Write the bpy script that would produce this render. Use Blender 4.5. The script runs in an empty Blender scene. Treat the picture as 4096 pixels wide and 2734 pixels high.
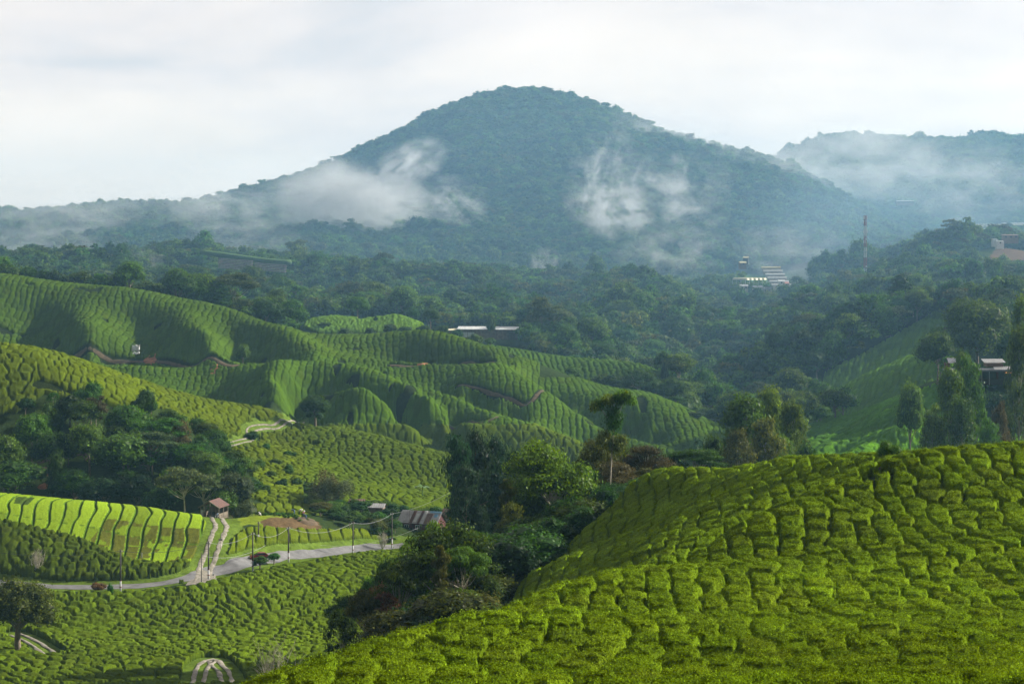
import numpy as np, math
F=7977.0; YH=949.0; W4=4096.0; H4=2734.0
# ---------------------------------------------------------------- terrain
# every line: (x, y, D) = bearing, apparent height and distance of a crest / face / foot of the land
LINES=[]
def L(pts,h=0,back=None,step=90):
    """h: height of the wood standing on that line (m); back=(distance factor, drop in px) closes a crest behind"""
    P=[(x,y+(h*F/D if h else 0),D) for x,y,D in pts]
    LINES.append((P,step))
    if back:
        LINES.append(([(x,y+back[1],D*back[0]) for x,y,D in P],step))
# --- near hill
L([(-600,3000,30),(1000,2990,32),(2500,2960,32),(4700,2960,34)],step=300)
L([(-600,3900,12),(1500,3800,12),(4700,3700,12)],step=500)
L([(-600,2960,62),(300,2850,62),(870,2742,66),(1220,2640,76),(1620,2562,92),(1830,2511,103),(2005,2446,112),(2267,2374,126),(2450,2318,136),(2645,2196,146),(2789,2112,152),(2940,2030,158),(3090,1950,163)],back=(1.055,62))
L([(1600,2734,58),(2300,2734,50),(3200,2734,46),(4100,2734,46),(4700,2734,46)])
L([(1700,2640,72),(2300,2560,78),(3000,2530,80),(3700,2510,80),(4700,2500,80)])
L([(2150,2480,98),(2700,2400,104),(3300,2370,106),(4000,2360,106),(4700,2340,106)])
L([(2700,2250,128),(2904,2130,137),(3076,2044,142),(3190,1986,145),(3400,1900,151),(3560,1850,155)],back=(1.035,58))
L([(3100,2200,126),(3500,2150,125),(4000,2120,124),(4700,2080,124)])
L([(3500,2000,138),(3800,1950,139),(4200,1930,138),(4700,1900,138)])
L([(2610,1872,222),(2700,1860,217),(2790,1858,212),(2880,1866,205),(2990,1850,198),(3110,1817,190),(3300,1809,182),(3500,1804,176),(3700,1791,170),(3900,1776,165),(4096,1766,160),(4700,1745,156)],back=(1.06,40))
L([(2480,1975,220),(2650,1985,207),(2800,1960,195),(2950,1925,186)])
L([(2330,2115,212),(2480,2120,203),(2640,2080,190),(2780,2040,180)])
L([(2100,2300,200),(2300,2270,190),(2450,2230,180),(2600,2170,172)])
L([(1990,2440,186),(2130,2420,176),(2270,2390,166)])
# --- wooded gully
L([(1300,2760,165),(1550,2640,175),(1750,2560,182),(1900,2500,190),(2050,2380,205),(2210,2200,232),(2350,2090,245),(2500,1990,255),(2620,1960,262)])
L([(1350,2640,230),(1600,2560,235),(1900,2400,250),(2200,2230,275),(2500,2080,300),(2800,2010,310)])
L([(2700,2000,240),(3000,1990,230),(3400,1960,220),(4000,1930,215),(4700,1900,210)],step=200)
# --- valley terraces, left
L([(-600,3100,180),(300,3050,185),(900,2980,190),(1250,2880,195)],step=250)
L([(-600,2740,312),(400,2737,312),(900,2734,312),(1300,2720,315)])
L([(-600,2600,340),(400,2600,340),(900,2600,342),(1400,2590,345)])
L([(-600,2480,370),(400,2480,370),(900,2478,371),(1300,2470,374),(1600,2440,380)])
L([(-600,2340,398),(-100,2333,396),(300,2356,390),(560,2352,390),(760,2322,393),(880,2300,400),(1000,2262,410),(1180,2235,424),(1413,2205,440),(1560,2190,450),(1750,2170,462),(2000,2140,480)])
L([(-600,2320,405),(-100,2313,403),(300,2334,397),(560,2332,397),(740,2305,401),(880,2276,410),(1000,2245,418),(1180,2222,431),(1413,2192,447),(1560,2178,457)])
L([(-400,2190,412),(100,2210,409),(400,2240,406),(640,2270,403)])
L([(-400,2060,425),(0,2085,422),(300,2140,418),(520,2205,413),(760,2245,408)])
L([(900,2200,416),(1100,2170,430),(1350,2145,448),(1560,2130,462)])
L([(-500,1955,458),(0,1972,455),(350,2005,450),(600,2030,446),(780,2055,441),(880,2062,440)],back=(1.06,25))
L([(900,2075,440),(1050,2050,450),(1200,2050,458),(1400,2070,468),(1600,2060,480),(1850,2050,500)])
L([(900,2010,470),(1100,2010,480),(1250,2015,485),(1500,2005,500),(1800,2000,520)])
# --- left hill and its spur
L([(-600,1950,495),(0,1945,490),(300,1960,486),(600,1985,480),(850,2015,470)],step=120)
L([(-600,1300,560),(0,1392,545),(180,1415,545),(350,1462,548),(520,1520,553),(700,1580,560),(900,1632,570),(1130,1662,582),(1210,1684,588)],back=(1.05,30))
L([(-500,1660,520),(0,1680,518),(250,1700,518),(500,1730,520),(720,1760,528),(880,1775,540),(1010,1745,560),(1180,1696,584)])
L([(1200,1700,592),(1350,1706,594),(1500,1740,588),(1650,1782,580),(1760,1806,575),(1950,1850,565),(2200,1920,560)],back=(1.05,34))
L([(1040,1770,552),(1200,1855,532),(1400,1935,515),(1600,1985,508),(1760,2030,505)])
L([(950,1860,515),(1080,1930,500),(1200,1975,492)])
L([(1350,1800,560),(1550,1870,548),(1750,1935,540)])
# --- far tea hills
L([(-600,1060,712),(0,1116,706),(150,1152,704),(500,1176,702),(800,1214,698),(1000,1266,694),(1150,1312,690),(1300,1336,688),(1450,1342,688),(1560,1342,686),(1700,1330,682),(1800,1366,676),(1900,1410,670),(1990,1436,664),(2060,1448,660)],back=(1.05,30))
L([(-600,1440,668),(0,1440,668),(300,1442,664),(600,1436,660),(900,1440,656),(1050,1440,652)])
L([(690,1202,701),(775,1310,667),(894,1405,651),(945,1452,646)],step=60)
L([(900,1285,692),(985,1370,676),(1035,1430,663)],step=50)
L([(960,1270,690),(1132,1342,664),(1270,1412,652),(1345,1440,649)],step=60)
L([(1340,1380,678),(1420,1425,667)],step=50)
L([(290,1175,702),(330,1300,671),(375,1432,653)],step=60)
L([(150,1290,692),(170,1400,674)],step=60)
L([(520,1290,692),(590,1400,672)],step=60)
L([(1180,1434,638),(1112,1515,616),(1062,1610,601)],step=50)
L([(900,1540,634),(930,1620,622)],step=60)
L([(1250,1530,631),(1230,1610,617)],step=60)
L([(540,1455,646),(520,1560,618)],step=60)
L([(1540,1500,632),(1560,1570,622)],step=50)
L([(3560,1650,604),(3420,1740,590),(3260,1800,582)],step=60)
L([(3900,1600,598),(3640,1690,583),(3420,1790,570)],step=60)
L([(1330,1400,668),(1500,1425,664),(1700,1440,660),(1900,1440,656),(2020,1448,655)])
L([(-300,1480,650),(322,1461,648),(500,1452,647),(700,1463,646),(900,1467,644),(1050,1457,640),(1180,1432,638),(1300,1440,637),(1500,1470,634),(1650,1516,628),(1800,1570,622),(1950,1630,616),(2090,1676,610),(2200,1715,606),(2350,1770,602)],back=(1.02,22))
L([(-300,1640,618),(322,1640,616),(700,1660,614),(1100,1660,612),(1280,1690,608)])
L([(1280,1560,617),(1380,1550,615),(1470,1562,613),(1560,1605,610),(1650,1675,606),(1750,1748,602),(1810,1790,600)],back=(1.014,34))
L([(1620,1525,622),(1750,1600,611),(1870,1700,602)],back=(1.012,26),step=60)
L([(1500,1750,600),(1700,1810,598),(1950,1850,596)])
L([(1600,1462,656),(1800,1452,655),(2020,1452,652),(2130,1520,644),(2250,1598,636),(2350,1662,628),(2450,1712,622),(2620,1770,614)],back=(1.017,32))
L([(1850,1540,634),(2000,1600,628),(2200,1690,618)])
L([(1980,1420,666),(2130,1465,664),(2300,1530,662),(2450,1568,660),(2600,1574,658),(2720,1610,650),(2840,1680,640)],back=(1.06,50))
L([(2300,1570,652),(2480,1650,636),(2600,1700,628),(2800,1760,618)])
L([(2400,1830,606),(2700,1850,600),(3000,1850,596)],step=150)
L([(1930,1372,740),(2060,1395,736),(2250,1432,732),(2400,1446,728),(2550,1448,724),(2640,1480,716),(2700,1520,706)],back=(1.05,50))
L([(2250,1520,690),(2450,1560,684),(2650,1580,684)])
L([(1150,1310,780),(1250,1268,790),(1340,1256,792),(1430,1272,788),(1500,1275,784),(1580,1252,788),(1680,1290,780)],back=(1.04,30),step=50)
# --- right tea hill
L([(3080,1720,640),(3220,1700,636),(3400,1650,628),(3550,1590,620),(3720,1516,614),(3900,1500,610),(4200,1500,610),(4700,1480,610)],back=(1.04,40))
L([(3200,1770,606),(3400,1760,600),(3700,1690,592),(3900,1670,590),(4200,1680,590),(4700,1680,590)])
L([(3200,1850,585),(3700,1830,572),(4200,1830,565),(4700,1830,560)],step=150)
L([(3180,1640,700),(3260,1600,700),(3450,1500,695),(3600,1440,690),(3750,1380,690),(4000,1350,690)],back=(1.04,30))
L([(3280,1490,760),(3450,1400,765),(3600,1320,775),(3750,1260,785)])
# --- forest ridges
L([(2760,1560,720),(2900,1600,700),(3050,1650,690)],h=7)
L([(2810,1490,780),(2918,1440,790),(3046,1360,805),(3173,1296,820),(3350,1240,835),(3543,1215,845),(3800,1190,850),(4100,1200,860),(4700,1190,860)],h=10,back=(1.07,55))
L([(3250,1180,1020),(3450,1150,1010),(3650,1100,1020),(3900,1080,1010),(4200,1090,1010)],h=9,back=(1.06,30))
L([(1700,1285,850),(1900,1300,850)],h=7)
L([(2057,1262,900),(2200,1268,890),(2350,1312,870),(2492,1372,850),(2580,1440,830),(2650,1510,810)],h=10,back=(1.07,55))
L([(2350,1260,1000),(2450,1200,1040),(2600,1180,1060),(2800,1250,1050),(3000,1280,1030),(3200,1240,1050)],h=8,step=120,back=(1.06,40))
L([(2330,1150,1180),(2430,1090,1200),(2560,1070,1210),(2700,1130,1210),(2900,1190,1200),(3100,1185,1200),(3260,1140,1220),(3400,1090,1240),(3600,1070,1250),(3690,1000,1270),(3780,945,1280),(3860,930,1290),(3950,960,1290),(4096,965,1290),(4700,960,1290)],h=12,back=(1.09,25))
L([(3700,1080,1150),(4096,1080,1120),(4700,1080,1100)],h=8)
L([(-600,1050,1050),(0,1040,1050),(150,1010,1060),(330,985,1060),(430,1060,1040),(520,1090,1020)],h=9,back=(1.08,25))
L([(-600,1140,900),(300,1150,900),(600,1180,900)],h=8)
L([(560,1040,1180),(640,1000,1200),(800,995,1200),(1000,1010,1200),(1150,1030,1200),(1300,1060,1190),(1450,1090,1180),(1600,1150,1170),(1750,1110,1180),(1900,1090,1190),(2030,1130,1190),(2150,1200,1170)],h=5,back=(1.08,25))
L([(700,1150,1060),(900,1190,1040),(1100,1190,1030),(1400,1220,1010),(1700,1220,1010),(2000,1240,1000),(2250,1270,980)],h=6,step=120,back=(1.06,35))
L([(900,1260,900),(1100,1290,890),(1300,1240,920)],h=5,step=120)
# --- mountain
L([(-600,1130,1550),(0,1120,1550),(700,1110,1600),(1400,1130,1600),(2000,1200,1550),(2400,1170,1550),(2900,1150,1600),(3300,1120,1650),(3600,1060,1700),(4000,1000,1800),(4700,980,1800)],h=9,step=180)
MR=[(-700,850,2150),(-200,830,2200),(0,818,2230),(150,828,2250),(300,805,2280),(500,783,2300),(650,803,2300),(850,762,2350),(1000,722,2400),(1150,690,2430),(1300,640,2460),(1450,570,2490),(1600,490,2500),(1750,420,2510),(1900,366,2520),(2000,346,2520),(2150,340,2520),(2250,360,2510),(2400,408,2500),(2550,460,2480),(2700,520,2450),(2850,575,2420),(3000,622,2390),(3150,664,2350),(3280,705,2300),(3400,770,2240),(3500,830,2180),(3620,910,2100),(3750,990,2030),(3900,1040,1980)]
L(MR,h=18,back=(1.1,60))
L([(1250,820,2080),(1600,730,2130),(1900,640,2160),(2150,600,2180),(2400,640,2150),(2700,730,2110),(3000,820,2050)],h=9,step=180)
L([(300,960,1900),(900,940,1920),(1500,920,1900),(2150,900,1880),(2800,930,1880),(3200,950,1880)],h=9,step=200)
L([(3050,660,3350),(3150,590,3400),(3250,537,3400),(3400,530,3420),(3550,545,3420),(3700,540,3400),(3900,545,3400),(4096,532,3400),(4700,560,3400)],h=24,back=(1.1,80))
L([(3750,820,2650),(4096,830,2600),(4700,850,2600)],h=9)
L([(-700,1000,3600),(1000,950,3700),(2150,900,3700),(3000,900,3900),(4700,900,4000)],step=400)
L([(-700,960,5500),(2000,955,5500),(4700,955,5500)],step=600)
def build_knots():
    K=[]
    for P,step in LINES:
        P=np.array(P,float)
        for a,b in zip(P[:-1],P[1:]):
            d=math.hypot(b[0]-a[0],(b[1]-a[1]))
            n=max(1,int(round(d/step)))
            for i in range(n):
                K.append(a+(b-a)*i/n)
        K.append(P[-1])
    K=np.array(K)
    return K
KN=build_knots()
ku=KN[:,0]/F*1.0; ks=np.log(KN[:,2]); ke=KN[:,1]
SY=1.0
def tps_fit(x,y,v,lam=1e-7):
    n=len(x)
    d2=(x[:,None]-x[None])**2+(y[:,None]-y[None])**2
    Kk=0.5*d2*np.log(d2+1e-12)
    Kk[np.diag_indices(n)]+=lam
    P=np.stack([np.ones(n),x,y],1)
    A=np.zeros((n+3,n+3)); A[:n,:n]=Kk; A[:n,n:]=P; A[n:,:n]=P.T
    b=np.zeros(n+3); b[:n]=v
    return np.linalg.solve(A,b)
cf=tps_fit(ku,ks*SY,ke,lam=2e-5)
GU=np.linspace(-700,4800,331)            # bearings
GS=np.linspace(math.log(12),math.log(5400),620)
def tps_eval(X,Y):
    out=np.empty(X.size); X=X.ravel(); Y=Y.ravel()
    for i in range(0,X.size,20000):
        d2=X[i:i+20000,None]-ku[None]; d2*=d2; t=Y[i:i+20000,None]-ks[None]; t*=t; d2+=t
        np.log(d2+1e-12,out=t); t*=d2; out[i:i+20000]=(t@cf[:-3])*.5+cf[-3]+cf[-2]*X[i:i+20000]+cf[-1]*Y[i:i+20000]
    return out
gu,gs=np.meshgrid(GU/F,GS*SY)
E=tps_eval(gu,gs).reshape(gu.shape)      # apparent height of the ground, [row s, col u]
def cubic1(t):
    return (-0.5*t+t*t-0.5*t**3, 1-2.5*t*t+1.5*t**3, 0.5*t+2*t*t-1.5*t**3, -0.5*t*t+0.5*t**3)
def off(D): return np.interp(D,[12,240,285,360,385,480,520,700,830,1000],[1.05,1.05,1.0,.9,.5,.5,.95,1.05,1.05,0])
def es_at(u,s):
    u=np.asarray(u,float); s=np.asarray(s,float)
    fu=np.clip((u-GU[0])/(GU[1]-GU[0]),1,len(GU)-2.001); fs=np.clip((s-GS[0])/(GS[1]-GS[0]),1,len(GS)-2.001)
    iu=fu.astype(int); js=fs.astype(int); wu=cubic1(fu-iu); ws=cubic1(fs-js)
    r=0
    for a in range(4):
        ja=np.clip(js+a-1,0,len(GS)-1)
        r=r+ws[a]*sum(wu[b]*E[ja,np.clip(iu+b-1,0,len(GU)-1)] for b in range(4))
    return r
def e_at(u,s):
    D=np.exp(s); return es_at(u,s)+off(D)*F/D
def height(X,Y):
    """ground height at world X, Y (camera at the origin looking along +Y)"""
    X=np.asarray(X,float); Y=np.asarray(Y,float)
    u=2048+X/Y*F
    return -(e_at(u,np.log(Y))-YH)/F*Y
SFINE=np.linspace(math.log(20),math.log(5000),6000)
def hit(x,y,ymin=20,ymax=5000):
    """the ground point seen at bearing x, apparent height y"""
    s=SFINE[(SFINE>math.log(ymin))&(SFINE<math.log(ymax))]
    e=e_at(np.full(s.shape,float(x)),s)
    i=np.argmax(e<=y)
    if e[i]>y: i=np.argmin(e)
    if i>0 and e[i-1]!=e[i]:
        t=np.clip((e[i-1]-y)/(e[i-1]-e[i]),0,1); sv=s[i-1]+(s[i]-s[i-1])*t
    else: sv=s[i]
    D=math.exp(sv); X=(x-2048)/F*D
    return np.array([X,D,float(height(X,D))])
import bpy, bmesh
from mathutils import Vector, Matrix
SC=bpy.context.scene; COL=SC.collection
rng=np.random.default_rng(11)
def lin(r,g,b):
    f=lambda c:(c/12.92 if c<=.04045 else ((c+.055)/1.055)**2.4)
    return (f(r/255),f(g/255),f(b/255))
def tag(o,label=None,cat=None,group=None,kind=None):
    if label: o['label']=label
    if cat: o['category']=cat
    if group: o['group']=group
    if kind: o['kind']=kind
    return o
# ---------------------------------------------------------------- mesh helpers
def np_mesh(name,V,quads=None,tris=None,color=None,mats=(),smooth=True,mat_idx=None):
    V=np.ascontiguousarray(V,dtype=np.float32)
    me=bpy.data.meshes.new(name)
    nq=0 if quads is None else len(quads); nt=0 if tris is None else len(tris)
    me.vertices.add(len(V)); me.vertices.foreach_set('co',V.ravel())
    li=[]
    if nq: li.append(np.asarray(quads,dtype=np.int32).ravel())
    if nt: li.append(np.asarray(tris,dtype=np.int32).ravel())
    li=np.concatenate(li) if li else np.zeros(0,np.int32)
    me.loops.add(len(li)); me.loops.foreach_set('vertex_index',li)
    me.polygons.add(nq+nt)
    st=np.concatenate([np.arange(nq)*4,nq*4+np.arange(nt)*3]).astype(np.int32)
    me.polygons.foreach_set('loop_start',st)
    me.polygons.foreach_set('use_smooth',np.full(nq+nt,smooth,dtype=bool))
    if mat_idx is not None: me.polygons.foreach_set('material_index',np.asarray(mat_idx,dtype=np.int32))
    if color is not None:
        a=me.color_attributes.new('tint','FLOAT_COLOR','POINT')
        c=np.ones((len(V),4),np.float32); c[:,:3]=color; a.data.foreach_set('color',c.ravel())
    for m in mats: me.materials.append(m)
    me.update(calc_edges=True); me.validate()
    return me
def link(name,me,parent=None):
    o=bpy.data.objects.new(name,me); COL.objects.link(o)
    if parent is not None: o.parent=parent
    return o
def empty(name,loc=(0,0,0),rz=0,scale=None):
    o=bpy.data.objects.new(name,None); COL.objects.link(o); o.location=loc; o.rotation_euler=(0,0,rz)
    o.empty_display_size=.5
    if scale is not None: o.scale=scale
    return o
def h32(i,j,seed=0):
    a=(np.asarray(i).astype(np.int64)*73856093)^(np.asarray(j).astype(np.int64)*19349663)^(seed*83492791+12345)
    a=(a^(a>>13))&0xffffffff; a=(a*1274126177)&0xffffffff; a=(a^(a>>16))&0xffffffff; a=(a*2246822519)&0xffffffff; a^=(a>>15)
    return (a&0xffffff)/float(0x1000000)
def vnoise(x,y,seed=0):
    xi=np.floor(x).astype(np.int64); yi=np.floor(y).astype(np.int64); fx=x-xi; fy=y-yi
    fx=fx*fx*(3-2*fx); fy=fy*fy*(3-2*fy)
    return (h32(xi,yi,seed)*(1-fx)+h32(xi+1,yi,seed)*fx)*(1-fy)+(h32(xi,yi+1,seed)*(1-fx)+h32(xi+1,yi+1,seed)*fx)*fy
def fbm(x,y,seed=0,o=3):
    r=0;a=.5;t=0
    for k in range(o): r=r+a*vnoise(x*2**k,y*2**k,seed+k*7); t+=a; a*=.5
    return r/t
def inpoly(x,y,poly):
    r=np.zeros(np.shape(x),bool); n=len(poly)
    for i in range(n):
        x0,y0=poly[i]; x1,y1=poly[(i+1)%n]
        c=((y0>y)!=(y1>y))
        if y1!=y0: r^=c&(x<(x1-x0)*(y-y0)/(y1-y0)+x0)
    return r
def seg_dist(X,Y,P):
    """distance of points to the polyline P (world XY)"""
    d=np.full(np.shape(X),1e9)
    for (a,b) in zip(P[:-1],P[1:]):
        ax,ay=a[:2]; bx,by=b[:2]; l2=(bx-ax)**2+(by-ay)**2+1e-9
        t=np.clip(((X-ax)*(bx-ax)+(Y-ay)*(by-ay))/l2,0,1)
        d=np.minimum(d,np.hypot(X-ax-t*(bx-ax),Y-ay-t*(by-ay)))
    return d
def smooth_line(P,step=1.5):
    P=np.array(P,float); out=[]
    Q=np.vstack([2*P[0]-P[1],P,2*P[-1]-P[-2]])
    for i in range(1,len(Q)-2):
        n=max(1,int(np.linalg.norm(Q[i+1,:2]-Q[i,:2])/step))
        for k in range(n):
            t=k/n; w=cubic1(np.array(t)); out.append(sum(w[a]*Q[i-1+a] for a in range(4)))
    out.append(P[-1]); return np.array(out)
# ravines and spurs on the wooded slopes
_D=np.exp(gs); _X=(gu*F-2048)/F*_D
_n=fbm(_X/150+.35*_D/150,_D/420,301,3)-.5; _r=.5-np.abs(fbm(_X/210-.2*_D/210,_D/600,311,2)-.5)*2.2
_dr=np.interp(gu*F,[p[0] for p in MR],[p[2] for p in MR]); _a=np.interp(_D/_dr,[.6,.7,.88,.95,1.3,1.5],[0,1,1,.12,.12,.3])*np.interp(_D,[3000,3300],[1,.3])
_b=np.interp(_D,[800,900,1300,1400],[0,1,1,0]); _b=_b*np.where((gu*F>2780)&(gu*F<3330)&(_D>1080),.0,1)
E=E-((_n*46+_r*26-6)*_a+(fbm(_X/55,_D/75,321,2)-.5)*13*_b)*F/_D
# ---------------------------------------------------------------- materials
def nmat(name):
    m=bpy.data.materials.new(name); m.use_nodes=True; nt=m.node_tree; nt.nodes.clear()
    out=nt.nodes.new('ShaderNodeOutputMaterial'); return m,nt,out
def N(nt,t,**kw):
    n=nt.nodes.new(t)
    for k,v in kw.items():
        if k in n.inputs: n.inputs[k].default_value=v
        else: setattr(n,k,v)
    return n
def foliage_mat(name,rough=.5,transl=.3,noise_scale=3.0,noise_amt=.5,rand=.25,bump=0,hue=.03,spec=.35,tip=None,tip_amt=.35):
    m,nt,out=nmat(name); L_=nt.links.new
    at=N(nt,'ShaderNodeAttribute',attribute_name='tint')
    tc=N(nt,'ShaderNodeTexCoord'); nz=N(nt,'ShaderNodeTexNoise',Scale=noise_scale,Detail=4.0,Roughness=.65)
    geo=N(nt,'ShaderNodeNewGeometry'); L_(geo.outputs['Position'],nz.inputs['Vector'])
    mr=N(nt,'ShaderNodeMapRange'); mr.inputs[1].default_value=.3; mr.inputs[2].default_value=.7; mr.inputs[3].default_value=1-noise_amt; mr.inputs[4].default_value=1+noise_amt
    L_(nz.outputs['Fac'],mr.inputs[0])
    oi=N(nt,'ShaderNodeObjectInfo')
    r2=N(nt,'ShaderNodeMapRange'); r2.inputs[3].default_value=1-rand; r2.inputs[4].default_value=1+rand; L_(oi.outputs['Random'],r2.inputs[0])
    mu=N(nt,'ShaderNodeMath',operation='MULTIPLY'); L_(mr.outputs[0],mu.inputs[0]); L_(r2.outputs[0],mu.inputs[1])
    hs=N(nt,'ShaderNodeHueSaturation'); L_(at.outputs['Color'],hs.inputs['Color']); L_(mu.outputs[0],hs.inputs['Value'])
    rr=N(nt,'ShaderNodeMath',operation='MULTIPLY'); rr.inputs[1].default_value=7.77; L_(oi.outputs['Random'],rr.inputs[0])
    fr=N(nt,'ShaderNodeMath',operation='FRACT'); L_(rr.outputs[0],fr.inputs[0])
    r3=N(nt,'ShaderNodeMapRange'); r3.inputs[3].default_value=.5-hue; r3.inputs[4].default_value=.5+hue; L_(fr.outputs[0],r3.inputs[0]); L_(r3.outputs[0],hs.inputs['Hue'])
    col=hs.outputs['Color']
    if tip:
        n2=N(nt,'ShaderNodeTexNoise',Scale=noise_scale*2.7,Detail=2.0); L_(geo.outputs['Position'],n2.inputs['Vector'])
        m2=N(nt,'ShaderNodeMapRange'); m2.inputs[1].default_value=.55; m2.inputs[2].default_value=.72; m2.inputs[4].default_value=tip_amt; L_(n2.outputs['Fac'],m2.inputs[0])
        mx=N(nt,'ShaderNodeMix',data_type='RGBA'); L_(m2.outputs[0],mx.inputs[0]); L_(col,mx.inputs[6]); mx.inputs[7].default_value=(*tip,1); col=mx.outputs[2]
    p=N(nt,'ShaderNodeBsdfPrincipled',Roughness=rough); p.inputs['Specular IOR Level'].default_value=spec
    L_(col,p.inputs['Base Color'])
    if bump:
        b=N(nt,'ShaderNodeBump',Strength=bump,Distance=.12); L_(nz.outputs['Fac'],b.inputs['Height']); L_(b.outputs[0],p.inputs['Normal'])
    if transl:
        tr=N(nt,'ShaderNodeBsdfTranslucent'); hv=N(nt,'ShaderNodeHueSaturation',Hue=.485,Saturation=1.1,Value=1.25); L_(col,hv.inputs['Color']); L_(hv.outputs[0],tr.inputs['Color'])
        mx=N(nt,'ShaderNodeMixShader'); mx.inputs[0].default_value=transl; L_(p.outputs[0],mx.inputs[1]); L_(tr.outputs[0],mx.inputs[2]); L_(mx.outputs[0],out.inputs[0])
    else: L_(p.outputs[0],out.inputs[0])
    return m
def plain_mat(name,col,rough=.8,scale=2.0,amt=.25,col2=None,metal=0,bump=.0,emit=None):
    """a surface whose colour is broken up by noise (dirt, wear)"""
    m,nt,out=nmat(name); L_=nt.links.new
    p=N(nt,'ShaderNodeBsdfPrincipled',Roughness=rough,Metallic=metal)
    tc=N(nt,'ShaderNodeTexCoord'); nz=N(nt,'ShaderNodeTexNoise',Scale=scale,Detail=5.0,Roughness=.6); L_(tc.outputs['Object'],nz.inputs['Vector'])
    mx=N(nt,'ShaderNodeMix',data_type='RGBA'); mr=N(nt,'ShaderNodeMapRange'); mr.inputs[1].default_value=.35; mr.inputs[2].default_value=.65; L_(nz.outputs['Fac'],mr.inputs[0]); L_(mr.outputs[0],mx.inputs[0])
    c2=col2 or tuple(c*(1-amt) for c in col); c1=col if col2 else tuple(min(1,c*(1+amt)) for c in col)
    mx.inputs[6].default_value=(*c1,1); mx.inputs[7].default_value=(*c2,1); L_(mx.outputs[2],p.inputs['Base Color'])
    if bump:
        b=N(nt,'ShaderNodeBump',Strength=bump,Distance=.1); L_(nz.outputs['Fac'],b.inputs['Height']); L_(b.outputs[0],p.inputs['Normal'])
    if emit: p.inputs['Emission Color'].default_value=(*emit[:3],1); p.inputs['Emission Strength'].default_value=emit[3]
    L_(p.outputs[0],out.inputs[0]); return m
def ground_mat():
    m,nt,out=nmat('ground'); L_=nt.links.new
    at=N(nt,'ShaderNodeAttribute',attribute_name='tint'); geo=N(nt,'ShaderNodeNewGeometry')
    nz=N(nt,'ShaderNodeTexNoise',Scale=.9,Detail=8.0,Roughness=.7); L_(geo.outputs['Position'],nz.inputs['Vector'])
    mr=N(nt,'ShaderNodeMapRange'); mr.inputs[1].default_value=.3; mr.inputs[2].default_value=.7; mr.inputs[3].default_value=.6; mr.inputs[4].default_value=1.4; L_(nz.outputs['Fac'],mr.inputs[0])
    hs=N(nt,'ShaderNodeHueSaturation'); L_(at.outputs['Color'],hs.inputs['Color']); L_(mr.outputs[0],hs.inputs['Value'])
    p=N(nt,'ShaderNodeBsdfPrincipled',Roughness=.9); p.inputs['Specular IOR Level'].default_value=0
    L_(hs.outputs[0],p.inputs['Base Color'])
    b=N(nt,'ShaderNodeBump',Strength=.6,Distance=.4); L_(nz.outputs['Fac'],b.inputs['Height']); L_(b.outputs[0],p.inputs['Normal'])
    L_(p.outputs[0],out.inputs[0]); return m
M_ground=ground_mat()
M_tea=foliage_mat('tea_leaves',rough=.6,transl=.2,noise_scale=7.0,noise_amt=.55,rand=.10,bump=.7,hue=.006,spec=.0,tip=(.20,.27,.02),tip_amt=.45)
M_leaf=foliage_mat('leaves',rough=.45,transl=.34,noise_scale=1.1,noise_amt=.35,rand=.4,hue=.025,spec=.06)
M_bark=plain_mat('bark',(.16,.125,.09),.9,3.0,.4,bump=.5)
M_pale_bark=plain_mat('pale_bark',(.34,.31,.25),.85,3.0,.3,bump=.4)
M_asphalt=plain_mat('asphalt',(.19,.19,.20),.75,.5,.18,(.10,.10,.105))
M_concrete=plain_mat('track_concrete',(.30,.27,.235),.85,1.1,.3,(.12,.115,.08))
M_soil=plain_mat('bare_soil',(.30,.12,.05),.95,.8,.35,bump=.5)
M_path=plain_mat('dirt_path',(.09,.062,.035),.95,.8,.35,bump=.3)
# ---------------------------------------------------------------- where the tracks run
def W(x,y,lo=20,hi=5000): return hit(x,y,lo,hi)
def line_px(pts,lo,hi,step=1.5): return smooth_line([W(x,y,lo,hi) for x,y in pts],step)
ROAD=line_px([(-420,2320),(-150,2323),(0,2333),(150,2344),(300,2349),(480,2347),(620,2338),(740,2317),(850,2288),(930,2272),(1010,2250),(1090,2236),(1180,2226),(1300,2212),(1420,2198),(1540,2188),(1700,2175)],370,500)
TRACK=line_px([(800,2325),(822,2275),(842,2225),(858,2175),(876,2130),(885,2100),(872,2078),(848,2066),(828,2058)],380,500,1.0)
ROAD2=line_px([(1205,1689),(1170,1692),(1120,1697),(1060,1706),(1020,1712),(998,1725),(1003,1748),(985,1762),(930,1775),(865,1783)],480,640)
TR3=line_px([(60,2538),(108,2556),(150,2580),(200,2615)],290,380)
TR4=line_px([(790,2738),(800,2700),(812,2665),(850,2640),(872,2665),(895,2690),(915,2740)],290,360)
PATHB=line_px([(270,1446),(450,1444),(640,1446),(800,1452),(930,1462),(1050,1452)],640,672)
PATHC=line_px([(1560,1462),(1700,1458),(1850,1455),(1990,1453)],640,670)
PATHD=line_px([(1830,1545),(1950,1570),(2050,1598),(2130,1602),(2240,1592)],600,660)
PATHE=line_px([(1800,1710),(1880,1690),(1960,1682),(2090,1675)],595,625)
PATHF=line_px([(90,1866),(200,1838),(290,1822),(420,1812)],470,545)
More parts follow.
